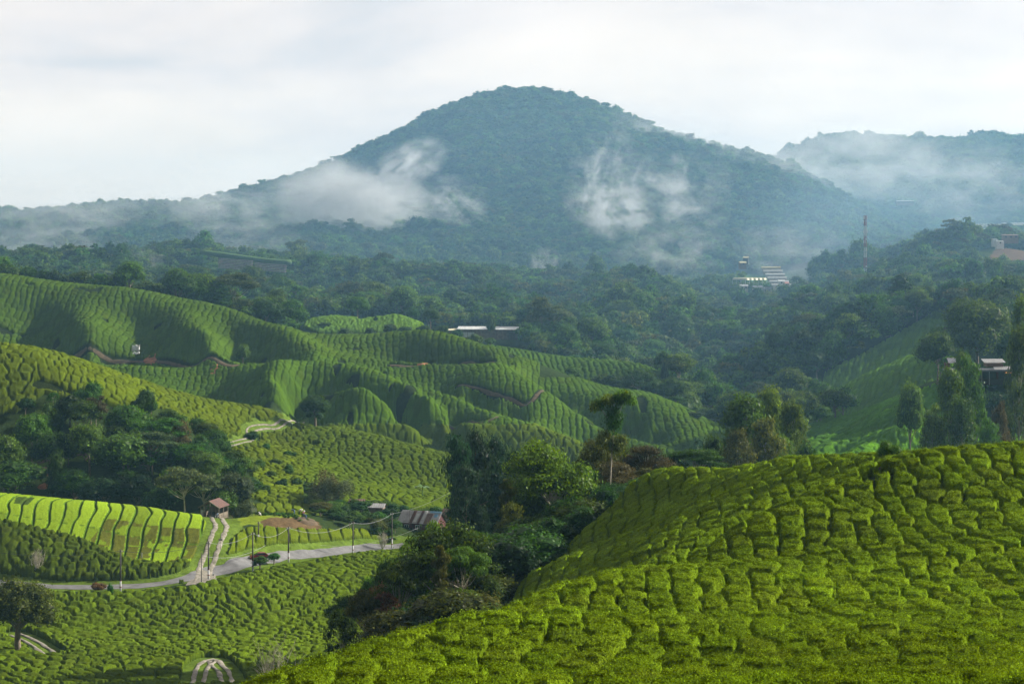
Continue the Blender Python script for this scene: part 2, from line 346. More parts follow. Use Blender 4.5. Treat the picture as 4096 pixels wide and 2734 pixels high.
# ---------------------------------------------------------------- ground colours and tea fields
G_UN=np.array([-700,870,1220,1620,1780,1870,1990,2100,2330,2480,2610,2790,2990,3300,3700,4096,4800])
G_DN=np.array([70,71,82,98,110,175,189,202,214,221,225,217,203,187,175,165,161])
POLY={
 'hollow':[(-700,1620),(60,1640),(180,1560),(300,1600),(420,1600),(520,1640),(640,1620),(760,1680),(860,1765),(960,1800),(1010,1870),(1010,1950),(960,2000),(880,2046),(700,2030),(400,2000),(0,1990),(-700,1990)],
 'bright':[(-700,1968),(0,1966),(350,1996),(600,2020),(780,2046),(826,2066),(822,2120),(800,2180),(790,2210),(775,2235),(650,2250),(520,2235),(400,2185),(310,2145),(200,2120),(90,2095),(0,2078),(-700,2040)],
 'pluck':[(430,2072),(520,2085),(600,2100),(700,2110),(810,2112),(800,2170),(770,2230),(650,2250),(520,2238),(400,2185),(360,2160)],
 'verge':[(826,2066),(900,2040),(1010,2025),(1180,2040),(1260,2070),(1240,2095),(1080,2100),(990,2085),(930,2120),(915,2180),(880,2210),(870,2260),(900,2275),(840,2310),(776,2325),(775,2250),(800,2170),(820,2110)],
 'plot':[(1035,2073),(1090,2058),(1200,2062),(1270,2075),(1290,2110),(1200,2105),(1060,2098)],
 'terr':[(915,2165),(975,2110),(1040,2096),(1100,2105),(1300,2110),(1560,2110),(1560,2178),(1300,2196),(1100,2218),(1000,2232),(930,2240),(905,2215)],
 'weeds':[(1000,1830),(1100,1820),(1180,1880),(1260,1960),(1240,2010),(1000,2020)],
 'gfield':[(880,2005),(1300,2012),(1290,2052),(1010,2046),(880,2034)],
 'Bfor':[],
}
RIGHT_TEA=[(3190,1860),(3215,1700),(3400,1655),(3560,1590),(3740,1530),(3860,1660),(4000,1760),(4800,1760),(4800,1860)]
RIGHT_TEA2=[(3170,1660),(3280,1560),(3300,1480),(3480,1390),(3620,1310),(3740,1240),(3800,1260),(3860,1300),(3900,1540),(3740,1600),(3560,1640),(3300,1690)]
HILLE=[(1930,1355),(2100,1385),(2300,1425),(2560,1440),(2660,1475),(2620,1540),(2500,1580),(2300,1545),(2120,1480),(2000,1430)]
BUMPS=[(1210,1300),(1240,1262),(1350,1248),(1440,1272),(1520,1262),(1590,1244),(1690,1285),(1720,1330),(1300,1330)]
def region(u,e,D):
    """0 nothing; 1 near; 2 valley; 3 left dark; 4 bright strips; 5 terraces; 6 left hill; 7 spur; 8 far hill; 9 far hills; 10 back hill; 11 right; 12 right high; 13 bumps"""
    r=np.zeros(u.shape,np.int8)
    r[(D<np.interp(u,G_UN,G_DN))&(u>-2000)]=1
    v=(D>285)&(D<np.interp(u,[-700,760,1000,1300,1560,1900],[385,387,402,424,442,450]))&(u<1760); r[v]=2
    v=(D>=395)&(D<470)&(u<800)&(e>2060)&(e<2330); r[v]=3
    r[inpoly(u,e,POLY['bright'])&(D>400)&(D<465)]=4
    r[inpoly(u,e,POLY['terr'])&(D>400)&(D<480)]=5
    r[inpoly(u,e,POLY['gfield'])&(D>420)&(D<500)]=5
    hj=np.interp(u,[-700,0,180,350,520,700,900,1130,1210],[1.02*x for x in (560,545,545,548,553,560,570,582,588)])
    v=(D>480)&(D<hj)&(u<1215); 
    v&=~inpoly(u,e,POLY['hollow'])&~((e>1950)&(D<500)&(u<1000)); r[v&(e<2010)]=6
    v=(D>486)&(D<612)&(u>1000)&(u<2350)&(e>1690)&(r==0)&(e<2030)&~inpoly(u,e,POLY['weeds']); r[v]=7
    v=(D>=612)&(D<=655)&(u>-500)&(u<3000); v|=(D>590)&(D<=655)&(u>1150)&(u<2950)
    r[v&(r==0)]=9
    v=(D>655)&(D<728)&(u<2160); r[v&(r==0)]=8
    v=(D>655)&(D<690)&(u>=2160)&(u<2900)&(e>1500); r[v&(r==0)]=9
    r[inpoly(u,e,HILLE)&(D>680)&(D<790)]=10
    r[inpoly(u,e,BUMPS)&(D>760)&(D<840)]=13
    r[inpoly(u,e,RIGHT_TEA)&(D>560)&(D<660)]=11
    r[(D>540)&(D<=640)&(u>3190)&(e>1690)&(r==0)]=11
    r[inpoly(u,e,RIGHT_TEA2)&(D>655)&(D<810)]=12
    return r
RB={}
def near_tracks(X,Y,D,r):
    k=np.full(X.shape,99.0)
    for P,a,b,w in ((ROAD,370,500,3.6),(TRACK,395,470,3.2),(ROAD2,480,620,2.6),(TR3,310,370,2.8),(TR4,290,345,3.0),(PATHB,630,680,1.6),(PATHC,630,690,1.2),(PATHD,590,670,.9),(PATHE,590,630,.9),(PATHF,470,550,1.6)):
        m=(D>a)&(D<b)
        lo=P[:,0].min()-15; hi_=P[:,0].max()+15; m&=(X>lo)&(X<hi_)
        if m.any(): k[m]=np.minimum(k[m],seg_dist(X[m],Y[m],P[::2] if len(P)>6 else P)-w)
    return k
# ---------------------------------------------------------------- the land as one sheet
def polar_rows(spec):
    out=[]
    for a,b,ds in spec:
        n=max(2,int(round(math.log(b/a)/ds))); out.append(np.linspace(math.log(a),math.log(b),n,endpoint=False))
    return np.concatenate(out)
TS=polar_rows([(12,285,.008),(285,810,.0024),(810,2700,.006),(2700,5400,.02)])
TU=np.concatenate([np.linspace(-4200,-720,60),np.linspace(-690,4790,560),np.linspace(4830,8300,60)])
uu,ss=np.meshgrid(TU,TS); eg=e_at(uu,ss); ee=es_at(uu,ss); DD=np.exp(ss); XX=(uu-2048)/F*DD; ZZ=-(eg-YH)/F*DD
reg=region(uu,ee,DD)
C_forest=np.array((.030,.048,.014)); C_teag=np.array((.022,.032,.010)); C_grass=np.array((.17,.23,.022)); C_soil=np.array((.26,.12,.06))
gc=np.empty(uu.shape+(3,)); gc[:]=C_forest
gc[reg>0]=C_teag
nzz=fbm(XX/3,DD/3,5)
v=inpoly(uu,ee,POLY['verge'])&(DD>390)&(DD<480); gc[v]=C_grass*(.8+.4*nzz[v])[:,None]
v=inpoly(uu,ee,POLY['plot'])&(DD>430)&(DD<475); gc[v]=np.array((.11,.075,.04))*(.6+.8*nzz[v])[:,None]
v=inpoly(uu,ee,POLY['weeds'])&(DD>480)&(DD<560); gc[v]=(.05,.09,.015)
kd=near_tracks(XX,DD,DD,reg); v=(kd<1.6)&(DD<620); gc[v]=np.array((.10,.155,.022))*(.75+.5*nzz[v])[:,None]
SOILS=[([(2330,1440),(2600,1420),(2900,1400),(2900,1470),(2700,1500)],780,900,(.10,.075,.045)),([(3900,1090),(3980,1000),(4200,950),(4800,950),(4800,1100)],1100,1330,(.12,.075,.045)),
 ([(1000,1180),(1100,1160),(1250,1240),(1180,1260)],900,1100,(.13,.09,.05)),([(600,1020),(700,1000),(900,1010),(930,1090),(760,1120),(620,1100)],1000,1300,(.05,.09,.02)),
 ([(860,1020),(1180,1035),(1180,1080),(900,1085)],1050,1300,(.13,.085,.06)),([(2900,1060),(3230,1060),(3260,1170),(2860,1170),(2860,1100)],1150,1800,(.06,.12,.03))]
for P,a,b,c in SOILS:
    v=inpoly(uu,ee,P)&(DD>a)&(DD<b); gc[v]=c
nr,nc=uu.shape
idx=np.arange(nr*nc).reshape(nr,nc)
Q=np.stack([idx[:-1,:-1],idx[:-1,1:],idx[1:,1:],idx[1:,:-1]],-1).reshape(-1,4)
land=link('hills',np_mesh('hills',np.stack([XX,DD,ZZ],-1).reshape(-1,3),Q,color=gc.reshape(-1,3),mats=(M_ground,)))
tag(land,kind='structure')
LOWZ=float(ZZ[(DD<5300)].min()); TOPZ=float(ZZ.max())
# ---------------------------------------------------------------- tea bushes
# per field: across-row, along-row spacing, row heading (deg from the view axis), height, edge radius, gap, depth of gaps inside a row (0 deep .. 1 none), warp, colour
FIELD={1:(1.5,2.4,3,.82,.16,.10,.42,.75,(.125,.200,.008)),
 2:(2.9,2.4,35,1.0,.34,.14,.05,.8,(.098,.150,.007)),
 3:(2.5,2.3,70,.95,.32,.13,.05,.9,(.070,.105,.007)),
 4:(2.9,14,-7,.5,.32,.09,.5,.45,(.24,.36,.020)),
 5:(2.5,9,-12,.55,.26,.09,.3,.6,(.13,.18,.010)),
 6:(2.8,2.5,80,.9,.36,.12,.05,.9,(.105,.145,.007)),
 7:(2.8,2.5,75,.9,.36,.12,.05,.9,(.090,.135,.007)),
 8:(2.25,2.1,0,.62,.26,.14,.42,.6,(.066,.120,.008)),
 9:(2.2,2.0,-4,.60,.26,.14,.42,.6,(.068,.130,.009)),
 10:(2.1,2.1,-8,1.0,.4,.12,.4,.4,(.065,.13,.012)),
 11:(2.3,4.0,76,1.0,.35,.13,.3,.6,(.115,.27,.015)),
 12:(2.5,3.6,20,1.0,.35,.13,.3,.6,(.11,.22,.02)),
 13:(2.4,2.8,40,1.0,.4,.12,.3,.6,(.11,.21,.02))}
def cells(p,q,a,b,seed,jx=.22,jy=.5):
    P=p/a; Qb=q/b; r0=np.floor(P).astype(np.int64)
    F1=np.full(p.shape,1e9); F2=np.full(p.shape,1e9); x1=np.zeros(p.shape); y1=x1.copy(); x2=x1.copy(); y2=x1.copy()
    R1=np.zeros(p.shape,np.int64); C1=R1.copy(); R2=R1.copy()
    k=min(1.0,a/b*1.0) if b<3*a else a/b
    for dr in (-1,0,1):
        rr=r0+dr; off=h32(rr,rr*0+7,seed); qq=Qb+off; c0=np.floor(qq).astype(np.int64)
        for dc in (-1,0,1):
            cc=c0+dc
            cx=(rr+.5+jx*(h32(rr,cc,seed+1)-.5)*2-P)*a; cy=(cc+.5+jy*(h32(rr,cc,seed+2)-.5)-qq)*b*k*.98
            d=np.hypot(cx,cy); m=d<F1
            x2=np.where(m,x1,np.where(d<F2,cx,x2)); y2=np.where(m,y1,np.where(d<F2,cy,y2)); R2=np.where(m,R1,np.where(d<F2,rr,R2)); F2=np.where(m,F1,np.minimum(F2,d))
            x1=np.where(m,cx,x1); y1=np.where(m,cy,y1); R1=np.where(m,rr,R1); C1=np.where(m,cc,C1); F1=np.where(m,d,F1)
    bd=(F2**2-F1**2)/(2*np.hypot(x2-x1,y2-y1)+1e-6)
    return bd,R1,C1,(R1==R2),F1
BARE=[(3500,1870,145,1.3),(3480,1890,143,1.0),(3540,1860,146,1.0)]
def canopy(u,s,rough_amp):
    """heights of the clipped bush tops above the ground, colours and bush numbers at the grid points"""
    D=np.exp(s); X=(u-2048)/F*D; e=es_at(u,s); Z=-(e-YH)/F*D-off(D)
    R=region(u,e,D); H=np.full(u.shape,-.35); C=np.zeros(u.shape+(3,)); ID=np.full(u.shape,-1,np.int64)
    kd=near_tracks(X,D,D,R); R=R.copy(); R[kd<0]=0; R[(D>900)]=0
    if (D.min()<240):
        bl=fbm(X/1.3,D/1.3,77); R[(D<240)&(bl<.155)]=0
        for bx,by,bd_,br in BARE: R[np.hypot(X-(bx-2048)/F*bd_,D-bd_)<br+(bl-.5)*1.5]=0
    else:
        bl=fbm(X/7,D/7,78,2); R[(R>=6)&(R<=9)&(bl<.17)]=0
    for k,(a,b,ang,hh,rad,gap,inrow,warp,col) in FIELD.items():
        m=R==k
        if not m.any(): continue
        x=X[m]; y=D[m]; an=math.radians(ang)
        p=x*math.cos(an)-y*math.sin(an); q=x*math.sin(an)+y*math.cos(an)
        w=a*warp
        p=p+w*(vnoise(x/(5*a),y/(5*a),3)-.5)*1.6+w*.5*(vnoise(x/(1.7*a),y/(1.7*a),4)-.5); q=q+w*(vnoise(x/(5*a),y/(5*a),9)-.5)*1.6
        bd,r1,c1,same,F1=cells(p,q,a,b,k*13,jy=(.72 if k in(1,2,3,6,7) else .5),jx=(.16 if k==1 else .30 if k in(2,3,6,7) else .22 if k!=4 else .03))
        if k==4:
            r1=np.floor(p/a).astype(np.int64); c1=(q>fbm(x/9,x*0,5)*2+np.interp(x,[-130,-85,-60],[445,427,420])).astype(np.int64); fp=(p/a-r1)*a
            bd=np.minimum(fp,a-fp); qc=np.abs(q-np.interp(x,[-130,-85,-60],[445,427,420])-fbm(x/9,x*0,5)*2); bd=np.where(qc<.5,np.minimum(bd,.15+qc),bd); F1=a*.7+0*bd; same=np.zeros(x.shape,bool)
        n1=vnoise(x/(2.2*a),y/(2.2*a),21)
        t=np.clip((bd-gap*(.3+1.4*n1))/(rad*(.8+.4*n1)),0,1); prof=np.sqrt(1-(1-t)**2)
        deep=np.where(same,inrow,0)+np.clip(n1*1.5-.75,0,.6)*(.8 if k==1 else 1.3 if k in(2,3,6,7) else .5)
        if k==1: deep=np.clip(deep*.8+np.clip((128-y)/110,0,.42),0,.75)
        h=hh*(deep+(1-deep)*prof)
        cr=h32(r1,c1,k+50); h*=.88+.24*cr
        h+=hh*.10*np.clip(1-F1/(a*.7),0,1)
        h+=(vnoise(x/.55,y/.55,31)-.5)*(.09 if k==1 else .12 if k in(4,5) else .2)
        if k!=4: h+=(vnoise(x/.9,y/.9,32)-.5)*(.07 if k==1 else .15)
        if k==1: h+=(vnoise(x/.26,y/.26,33)-.5)*.12
        H[m]=h
        c=np.array(col)[None]*(.82+.36*cr)[:,None]
        big=fbm(x/22,y/22,61,2)[:,None]
        c=c*(.68+.64*big)
        mix=np.clip((h32(r1,c1,k+90)-.72)*3,0,1)[:,None]*.28     # some bushes carry more brown, some more yellow
        c=c*(1-mix)+np.array((.085,.088,.018))*mix
        if k==4:
            pl=inpoly(u[m],e[m],POLY['pluck'])&(vnoise(x/9,y/9,71)+.5*vnoise(x/2,y/2,72)>.52)&(bd>.35)
            c[pl]=np.array((.125,.135,.02))*(.8+.4*vnoise(x[pl]/.8,y[pl]/.8,73))[:,None]
            edge=bd<.30; c[edge]=np.where(pl[edge][:,None],c[edge],(.085,.16,.014))
            dk=inpoly(u[m],e[m],[(65,1985),(140,1988),(110,2018),(55,2012)]); c[dk]=(.06,.10,.02)
        C[m]=c
        ID[m]=(r1+5000)*20011+(c1+9000)+k*10**9
    H=H+np.where(R>0,(rng.random(u.shape)-.5)*rough_amp,0)
    # where a field ends the outer bushes round down to the ground
    global HN; HN=(H/1.0).ravel()
    return X,D,Z+H,R,C,ID,e
def tea_grid(us,sr,amp,want_ids=False):
    u,s=np.meshgrid(us,sr)
    X,D,Z,R,C,ID,e=canopy(u,s,amp)
    nr,nc=u.shape; idx=np.arange(nr*nc).reshape(nr,nc)
    on=R>0
    f=on[:-1,:-1]|on[:-1,1:]|on[1:,1:]|on[1:,:-1]
    Q=np.stack([idx[:-1,:-1],idx[:-1,1:],idx[1:,1:],idx[1:,:-1]],-1)[f]
    V=np.stack([X,D,Z],-1).reshape(-1,3); Cc=C.reshape(-1,3)
    off=~on.ravel(); Cc[off]=(.04,.07,.012)
    ev=(-V[:,2]/V[:,1]*F+YH).reshape(nr,nc)
    return V,Cc,Q,ID.ravel(),ev,u
def compact(V,C,Q):
    used=np.zeros(len(V),bool); used[Q.ravel()]=True; mp=np.cumsum(used)-1
    return V[used],C[used],mp[Q]
FINE=globals().get('FINE',1.0)
V1,C1,Q1,I1,EV1,U1=tea_grid(np.linspace(-160,4260,int(1500*FINE)),polar_rows([(36,86,.0034/FINE),(86,230,.00125/FINE)]),.07)
# the 300 bushes that show largest
front=np.minimum.accumulate(np.vstack([np.full((1,EV1.shape[1]),2734.),EV1[:-1]]),axis=0)
vis=(EV1<front)&(U1>0)&(U1<4096)
area=(np.clip(front-EV1,0,60)*vis).ravel()
own=I1>0
ids,inv=np.unique(np.where(own,I1,0),return_inverse=True)
ar=np.bincount(inv,weights=area*own); ar[0]=0
top=np.argsort(-ar)[:300]
istop=np.full(len(ids),-1); istop[top]=np.arange(len(top))
vown=istop[inv]                         # per vertex: which single bush (-1 none)
vown[~own]=-1
qown=vown[Q1].max(axis=1)
qs=np.sort(vown[Q1],axis=1); qown=qs[:,2]  # majority-ish owner
rest=qown<0
RV,RC,RQ=compact(V1,C1,Q1[rest])
# young shoots standing on the visible near bushes
rs=np.random.default_rng(8); wgt=(np.clip(front-EV1,0,60)*vis).ravel()*own; wgt=wgt*np.clip(HN*2.6-1.5,.0,1)
NS=int(260000*FINE); pk=rs.choice(len(wgt),NS,p=wgt/wgt.sum())
nc_=U1.shape[1]; nx=np.clip(pk+1,0,len(V1)-1); ny=np.clip(pk+nc_,0,len(V1)-1)
ta=V1[nx]-V1[pk]; tb_=V1[ny]-V1[pk]; nrm=np.cross(ta,tb_); nrm/=np.linalg.norm(nrm,axis=1,keepdims=True)+1e-9; nrm*=np.sign(nrm[:,2:3]+1e-9)
nrm=nrm+rs.normal(size=nrm.shape)*.38; nrm/=np.linalg.norm(nrm,axis=1,keepdims=True)
sz=(.05+.00032*V1[pk][:,1])*(.7+.6*rs.random(NS))
aa=rs.normal(size=(NS,3)); t1=np.cross(nrm,aa); t1/=np.linalg.norm(t1,axis=1,keepdims=True)+1e-9; t2=np.cross(nrm,t1)
P0=V1[pk]+rs.normal(size=(NS,3))*.05+np.array([0,0,.02])+nrm*.03
SPV=np.stack([P0-t1*sz[:,None]*.5,P0-t2*sz[:,None]*.26,P0+t1*sz[:,None]*.5,P0+t2*sz[:,None]*.26],1)
SPC=C1[pk]*(.7+.75*rs.random(NS))[:,None]; hot=rs.random(NS)<.17; SPC[hot]=SPC[hot]*np.array([1.6,1.6,1.0])
SPO=vown[pk]
def with_shoots(V,C,Q,sel):
    n=len(V); k=int(sel.sum()); 
    return np.vstack([V,SPV[sel].reshape(-1,3)]),np.vstack([C,np.repeat(SPC[sel],4,0)]),np.vstack([Q,n+np.arange(4*k).reshape(k,4)])
RV,RC,RQ=with_shoots(RV,RC,RQ,SPO<0)
order=np.argsort(qown,kind='stable'); qo=qown[order]; st=np.searchsorted(qo,np.arange(len(top))); en=np.searchsorted(qo,np.arange(len(top)),side='right')
for k in range(len(top)):
    q=Q1[order[st[k]:en[k]]]
    if len(q)<4: continue
    uv,iv=np.unique(q.ravel(),return_inverse=True)
    vv,cc_,qq_=with_shoots(V1[uv],C1[uv],iv.reshape(-1,4),SPO==k); c0=V1[uv].mean(axis=0); c0[2]=V1[uv][:,2].min()
    o=link('tea_bush',np_mesh('tea_bush',vv-c0,qq_,color=cc_,mats=(M_tea,)))
    o.location=c0
    px=2048+c0[0]/c0[1]*F; d=c0[1]
    if d>165 or (px<2600 and d>125): lb='clipped tea bush on the shaded gully face below the near ridge'; 
    elif d>118: lb='cushion shaped tea bush on the steep rise under the near skyline'
    elif d>80: lb='broad clipped tea bush in the dip of the near slope'
    else: lb='low flat topped tea bush at the very front of the near slope'
    tag(o,lb,'tea bush',lb.replace('tea bush','tea bushes',1))
# farther fields
V2,C2,Q2,I2,EV2,U2=tea_grid(np.linspace(-260,4360,int(1400*FINE)),polar_rows([(287,400,.0016/FINE),(400,480,.0013/FINE),(480,600,.0010/FINE),(600,728,.0007/FINE),(728,830,.0016/FINE)]),.05)
V2,C2,Q2=compact(V2,C2,Q2)
for ua,ub,na,rows in ((-1500,-160,170,[(36,110,.006),(110,230,.004)]),(4260,6200,230,[(36,110,.006),(110,230,.004)]),(-1100,-260,105,[(287,728,.0028)]),(4360,5000,80,[(480,728,.0028)])):
    a_,c_,q_,_i,_e,_u=tea_grid(np.linspace(ua,ub,na),polar_rows(rows),.05)
    if len(q_): a_,c_,q_=compact(a_,c_,q_); Q2=np.vstack([Q2,q_+len(V2)]); V2=np.vstack([V2,a_]); C2=np.vstack([C2,c_])
n1=len(RV)
tb=link('tea_bushes',np_mesh('tea_bushes',np.vstack([RV,V2]),np.vstack([RQ,Q2+n1]),color=np.vstack([RC,C2]),mats=(M_tea,)))
tag(tb,'rows of clipped tea bushes covering every slope',"tea bushes",kind='stuff')
print('tea verts',n1,len(V2))
del V1,C1,V2,C2,Q1,Q2
# ---------------------------------------------------------------- trees
_ico={}
def ico(sub):
    if sub not in _ico:
        bm=bmesh.new(); bmesh.ops.create_icosphere(bm,subdivisions=sub,radius=1)
        _ico[sub]=(np.array([v.co[:] for v in bm.verts]),np.array([[v.index for v in f.verts] for f in bm.faces])); bm.free()
    return _ico[sub]
def leaves_at(P,Nrm,size,rg,aspect=.6,flat=0):
    n=len(P); a=rg.normal(size=(n,3)); t=np.cross(Nrm,a); t/=np.linalg.norm(t,axis=1,keepdims=True)+1e-9; b=np.cross(Nrm,t)
    s=(size*(.6+.8*rg.random(n)))[:,None]*.5
    t=t*s; b=b*s*aspect
    return np.stack([P-t-b*.3,P-b,P+t-b*.2,P+b],1).reshape(-1,3)
def crown_mesh(name,blobs,leaf,nleaf,tone,rg,core=.78,sub=2,dens_top=.25,scatter=.16,tones=None):
    """blobs of foliage: every blob is many leaf-sized faces spread over and just inside an uneven dark-green mass"""
    B=np.array([b[:6] for b in blobs],float); vol=(B[:,3]*B[:,4]+B[:,4]*B[:,5]+B[:,3]*B[:,5]); cnt=np.maximum(6,(nleaf*vol/vol.sum()).astype(int))
    Vs=[];Cs=[];Qs=[];Ts=[]; nv=0
    tone=np.array(tone)
    for i,(x,y,z,rx,ry,rz) in enumerate(B):
        n=cnt[i]; d=rg.normal(size=(n,3)); d[:,2]+=dens_top; d/=np.linalg.norm(d,axis=1,keepdims=True)
        rr=1+rg.normal(size=n)*scatter+.14*np.sin(d[:,0]*5+i)*np.cos(d[:,1]*4+i*2)
        P=np.array([x,y,z])+d*rr[:,None]*np.array([rx,ry,rz])
        nn=d/np.array([rx,ry,rz])*max(rx,ry,rz); nn=nn/np.linalg.norm(nn,axis=1,keepdims=True)+rg.normal(size=(n,3))*.45; nn/=np.linalg.norm(nn,axis=1,keepdims=True)
        V=leaves_at(P,nn,leaf,rg); Vs.append(V); Qs.append(nv+np.arange(4*n).reshape(n,4)); nv+=4*n
        bt=tone if tones is None else np.array(tones[i])
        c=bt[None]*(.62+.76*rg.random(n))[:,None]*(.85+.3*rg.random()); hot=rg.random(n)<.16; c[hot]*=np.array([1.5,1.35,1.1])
        Cs.append(np.repeat(c,4,0))
        if core:
            iv,it=ico(sub); w=1+.16*np.sin(iv[:,0]*4+i*3)*np.sin(iv[:,1]*5+i)+.1*rg.normal(size=len(iv))
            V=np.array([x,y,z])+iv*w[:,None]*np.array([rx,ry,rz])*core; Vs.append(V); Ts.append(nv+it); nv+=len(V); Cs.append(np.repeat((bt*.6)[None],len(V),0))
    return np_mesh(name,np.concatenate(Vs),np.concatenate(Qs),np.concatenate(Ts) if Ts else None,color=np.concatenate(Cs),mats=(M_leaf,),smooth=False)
def tubes(lines,sides=6):
    """tapered limbs: [(points, radii)]"""
    Vs=[];Qs=[];nv=0
    for P,R in lines:
        P=np.array(P,float); n=len(P)
        for i in range(n):
            t=P[min(i+1,n-1)]-P[max(i-1,0)]; t/=np.linalg.norm(t)+1e-9
            a=np.cross(t,(0,1,0) if abs(t[1])<.9 else (1,0,0)); a/=np.linalg.norm(a); b=np.cross(t,a)
            th=np.arange(sides)*2*math.pi/sides
            Vs.append(P[i]+R[i]*(np.cos(th)[:,None]*a+np.sin(th)[:,None]*b))
            if i:
                k=np.arange(sides); Qs.append(np.stack([nv+(i-1)*sides+k,nv+(i-1)*sides+(k+1)%sides,nv+i*sides+(k+1)%sides,nv+i*sides+k],1))
        nv+=n*sides
    return np.concatenate(Vs),np.concatenate(Qs)
def limb(p0,p1,r0,r1,rg,bend=.08,n=5):
    p0=np.array(p0,float); p1=np.array(p1,float); L=np.linalg.norm(p1-p0); off=rg.normal(size=3)*bend*L
    ts=np.linspace(0,1,n); return ([p0+(p1-p0)*t+off*math.sin(math.pi*t) for t in ts],[r0+(r1-r0)*t for t in ts])
TONE=dict(dark=(.032,.080,.010),mid=(.056,.122,.012),light=(.070,.135,.016),yellow=(.11,.15,.014),olive=(.068,.085,.012),brown=(.080,.076,.026),red=(.15,.095,.030),grey=(.062,.092,.032),fresh=(.060,.145,.015),deep=(.018,.046,.014))
def build_tree(kind,seed,nleaf,tone,leaf):
    """a tree one unit of its own: 10 m tall, 8 m across (scaled when placed)"""
    rg=np.random.default_rng(seed); H=10.; R=4.; bl=[]; li=[]; core=.78; scat=.16; tns=None
    big=nleaf>1200
    if kind=='round':
        nb=20 if big else 11
        li.append(limb((0,0,-1.5),(rg.normal()*.2,rg.normal()*.2,6),.26,.12,rg,.03))
        for i in range(nb):
            d=rg.normal(size=3); d/=np.linalg.norm(d); d[2]=abs(d[2])*1.0-.35
            c=np.array([d[0]*R*.68,d[1]*R*.68,6.1+d[2]*2.9]); r=1.0+rg.random()*.75
            bl.append((*c,r*1.15,r*1.15,r*.85)); 
            if i%2==0: li.append(limb((0,0,2.6+rg.random()*2.5),c*np.array([.95,.95,1]),.10,.03,rg))
        bl.append((0,0,6.2,2.3,2.3,2.2))
    elif kind=='open':
        nb=26 if big else 12; scat=.28; core=.55
        li.append(limb((0,0,-1.5),(.2,0,5.2),.22,.13,rg,.03))
        for i in range(nb):
            th=rg.random()*6.283; rr=R*math.sqrt(rg.random())*.92; z=9.2-(rr/R)**2*3.2-rg.random()*2.6
            c=np.array([math.cos(th)*rr,math.sin(th)*rr,z]); r=.75+rg.random()*.5
            bl.append((*c,r*1.25,r*1.25,r*.6)); li.append(limb((.2*rg.normal(),.1,3.8+rg.random()*1.6),c,.07,.02,rg,.06))
    elif kind=='umbrella':
        nb=16 if big else 9; scat=.2; core=.6
        li.append(limb((0,0,-1.5),(0,0,5.4),.17,.12,rg,.02))
        for i in range(nb):
            th=i*2.4+rg.random(); rr=R*math.sqrt((i+.5)/nb)*.95; z=8.9-(rr/R)**2*1.6-rg.random()*1.3
            c=np.array([math.cos(th)*rr,math.sin(th)*rr,z]); r=.9+rg.random()*.5
            bl.append((*c,r*1.3,r*1.3,r*.34)); li.append(limb((0,0,4.4+rg.random()),c-np.array([0,0,.2]),.08,.02,rg,.05))
    elif kind=='column':
        li.append(limb((0,0,-1.5),(0,0,9),.28,.05,rg,.01)); nb=34 if big else 14; core=.7; scat=.22
        for i in range(nb):
            z=1.2+8.2*(i/(nb-1)); rr=R*(.62*math.sin(math.pi*min(1,(z/10)**.8*.93)+.12)+.1); th=i*2.4+rg.random()
            k=rr*(.35+.45*rg.random()); r=rr*.42+.35
            bl.append((math.cos(th)*k,math.sin(th)*k,z,r*1.2,r*1.2,r*.55))
    elif kind=='stand':   # tall dark tree: irregular tiers all the way up a visible stem
        li.append(limb((0,0,-1.5),(.3,0,9),.2,.05,rg,.02)); nb=34; core=.66; scat=.3
        for i in range(nb):
            z=2.4+7.2*(i/(nb-1)); k=R*(1.0-abs(z-6.4)/6.2)*(.15+.8*rg.random()); th=i*2.4+rg.random()*1.5; r=.95+.55*rg.random()
            c=np.array([math.cos(th)*k,math.sin(th)*k,z]); bl.append((*c,r*1.2,r*1.2,r*.34)); li.append(limb((.1,0,z-.5),c,.06,.02,rg,.03))
    elif kind=='euc':
        nb=36 if big else 13; scat=.3; core=.45
        li.append(limb((0,0,-1.5),(.2,0,9.0),.16,.04,rg,.03))
        for i in range(nb):
            z=3.4+6.2*(i/(nb-1))+rg.normal()*.2; k=R*(1.05-abs(z-5.2)/5.6)*(.35+.6*rg.random()); th=i*2.4+rg.random()*1.2; r=.62+.42*rg.random()
            c=np.array([math.cos(th)*k,math.sin(th)*k,z]); bl.append((*c,r*1.15,r*1.15,r*.6)); li.append(limb((.05,0,z-1.6-k*.35),c,.05,.015,rg,.05))
    elif kind=='bush':
        nb=14 if big else 7
        for i in range(nb):
            th=rg.random()*6.283; rr=R*math.sqrt(rg.random())*.75; z=3+rg.random()*4.5*(1-(rr/R)**2); r=1.4+rg.random()*.9
            bl.append((math.cos(th)*rr,math.sin(th)*rr,z,r,r,r*1.15)); li.append(limb((0,0,-1.5),(math.cos(th)*rr,math.sin(th)*rr,z),.12,.04,rg))
        bl.append((0,0,2.2,R*.72,R*.72,2.9))
    elif kind=='wisp':
        nb=30; scat=.35; core=.0
        for i in range(nb):
            th=rg.random()*6.283; rr=R*math.sqrt(rg.random())*.85; z=2.2+rg.random()*7*(1-.6*(rr/R)**2); r=.7+rg.random()*.5
            bl.append((math.cos(th)*rr,math.sin(th)*rr,z,r*.8,r*.8,r*1.9)); li.append(limb((0,0,-1),(math.cos(th)*rr,math.sin(th)*rr,z+1),.10,.02,rg,.04))
    elif kind=='tiered':
        nb=15; scat=.25; core=0
        li.append(limb((0,0,-1.5),(0,0,9.2),.12,.04,rg,.03))
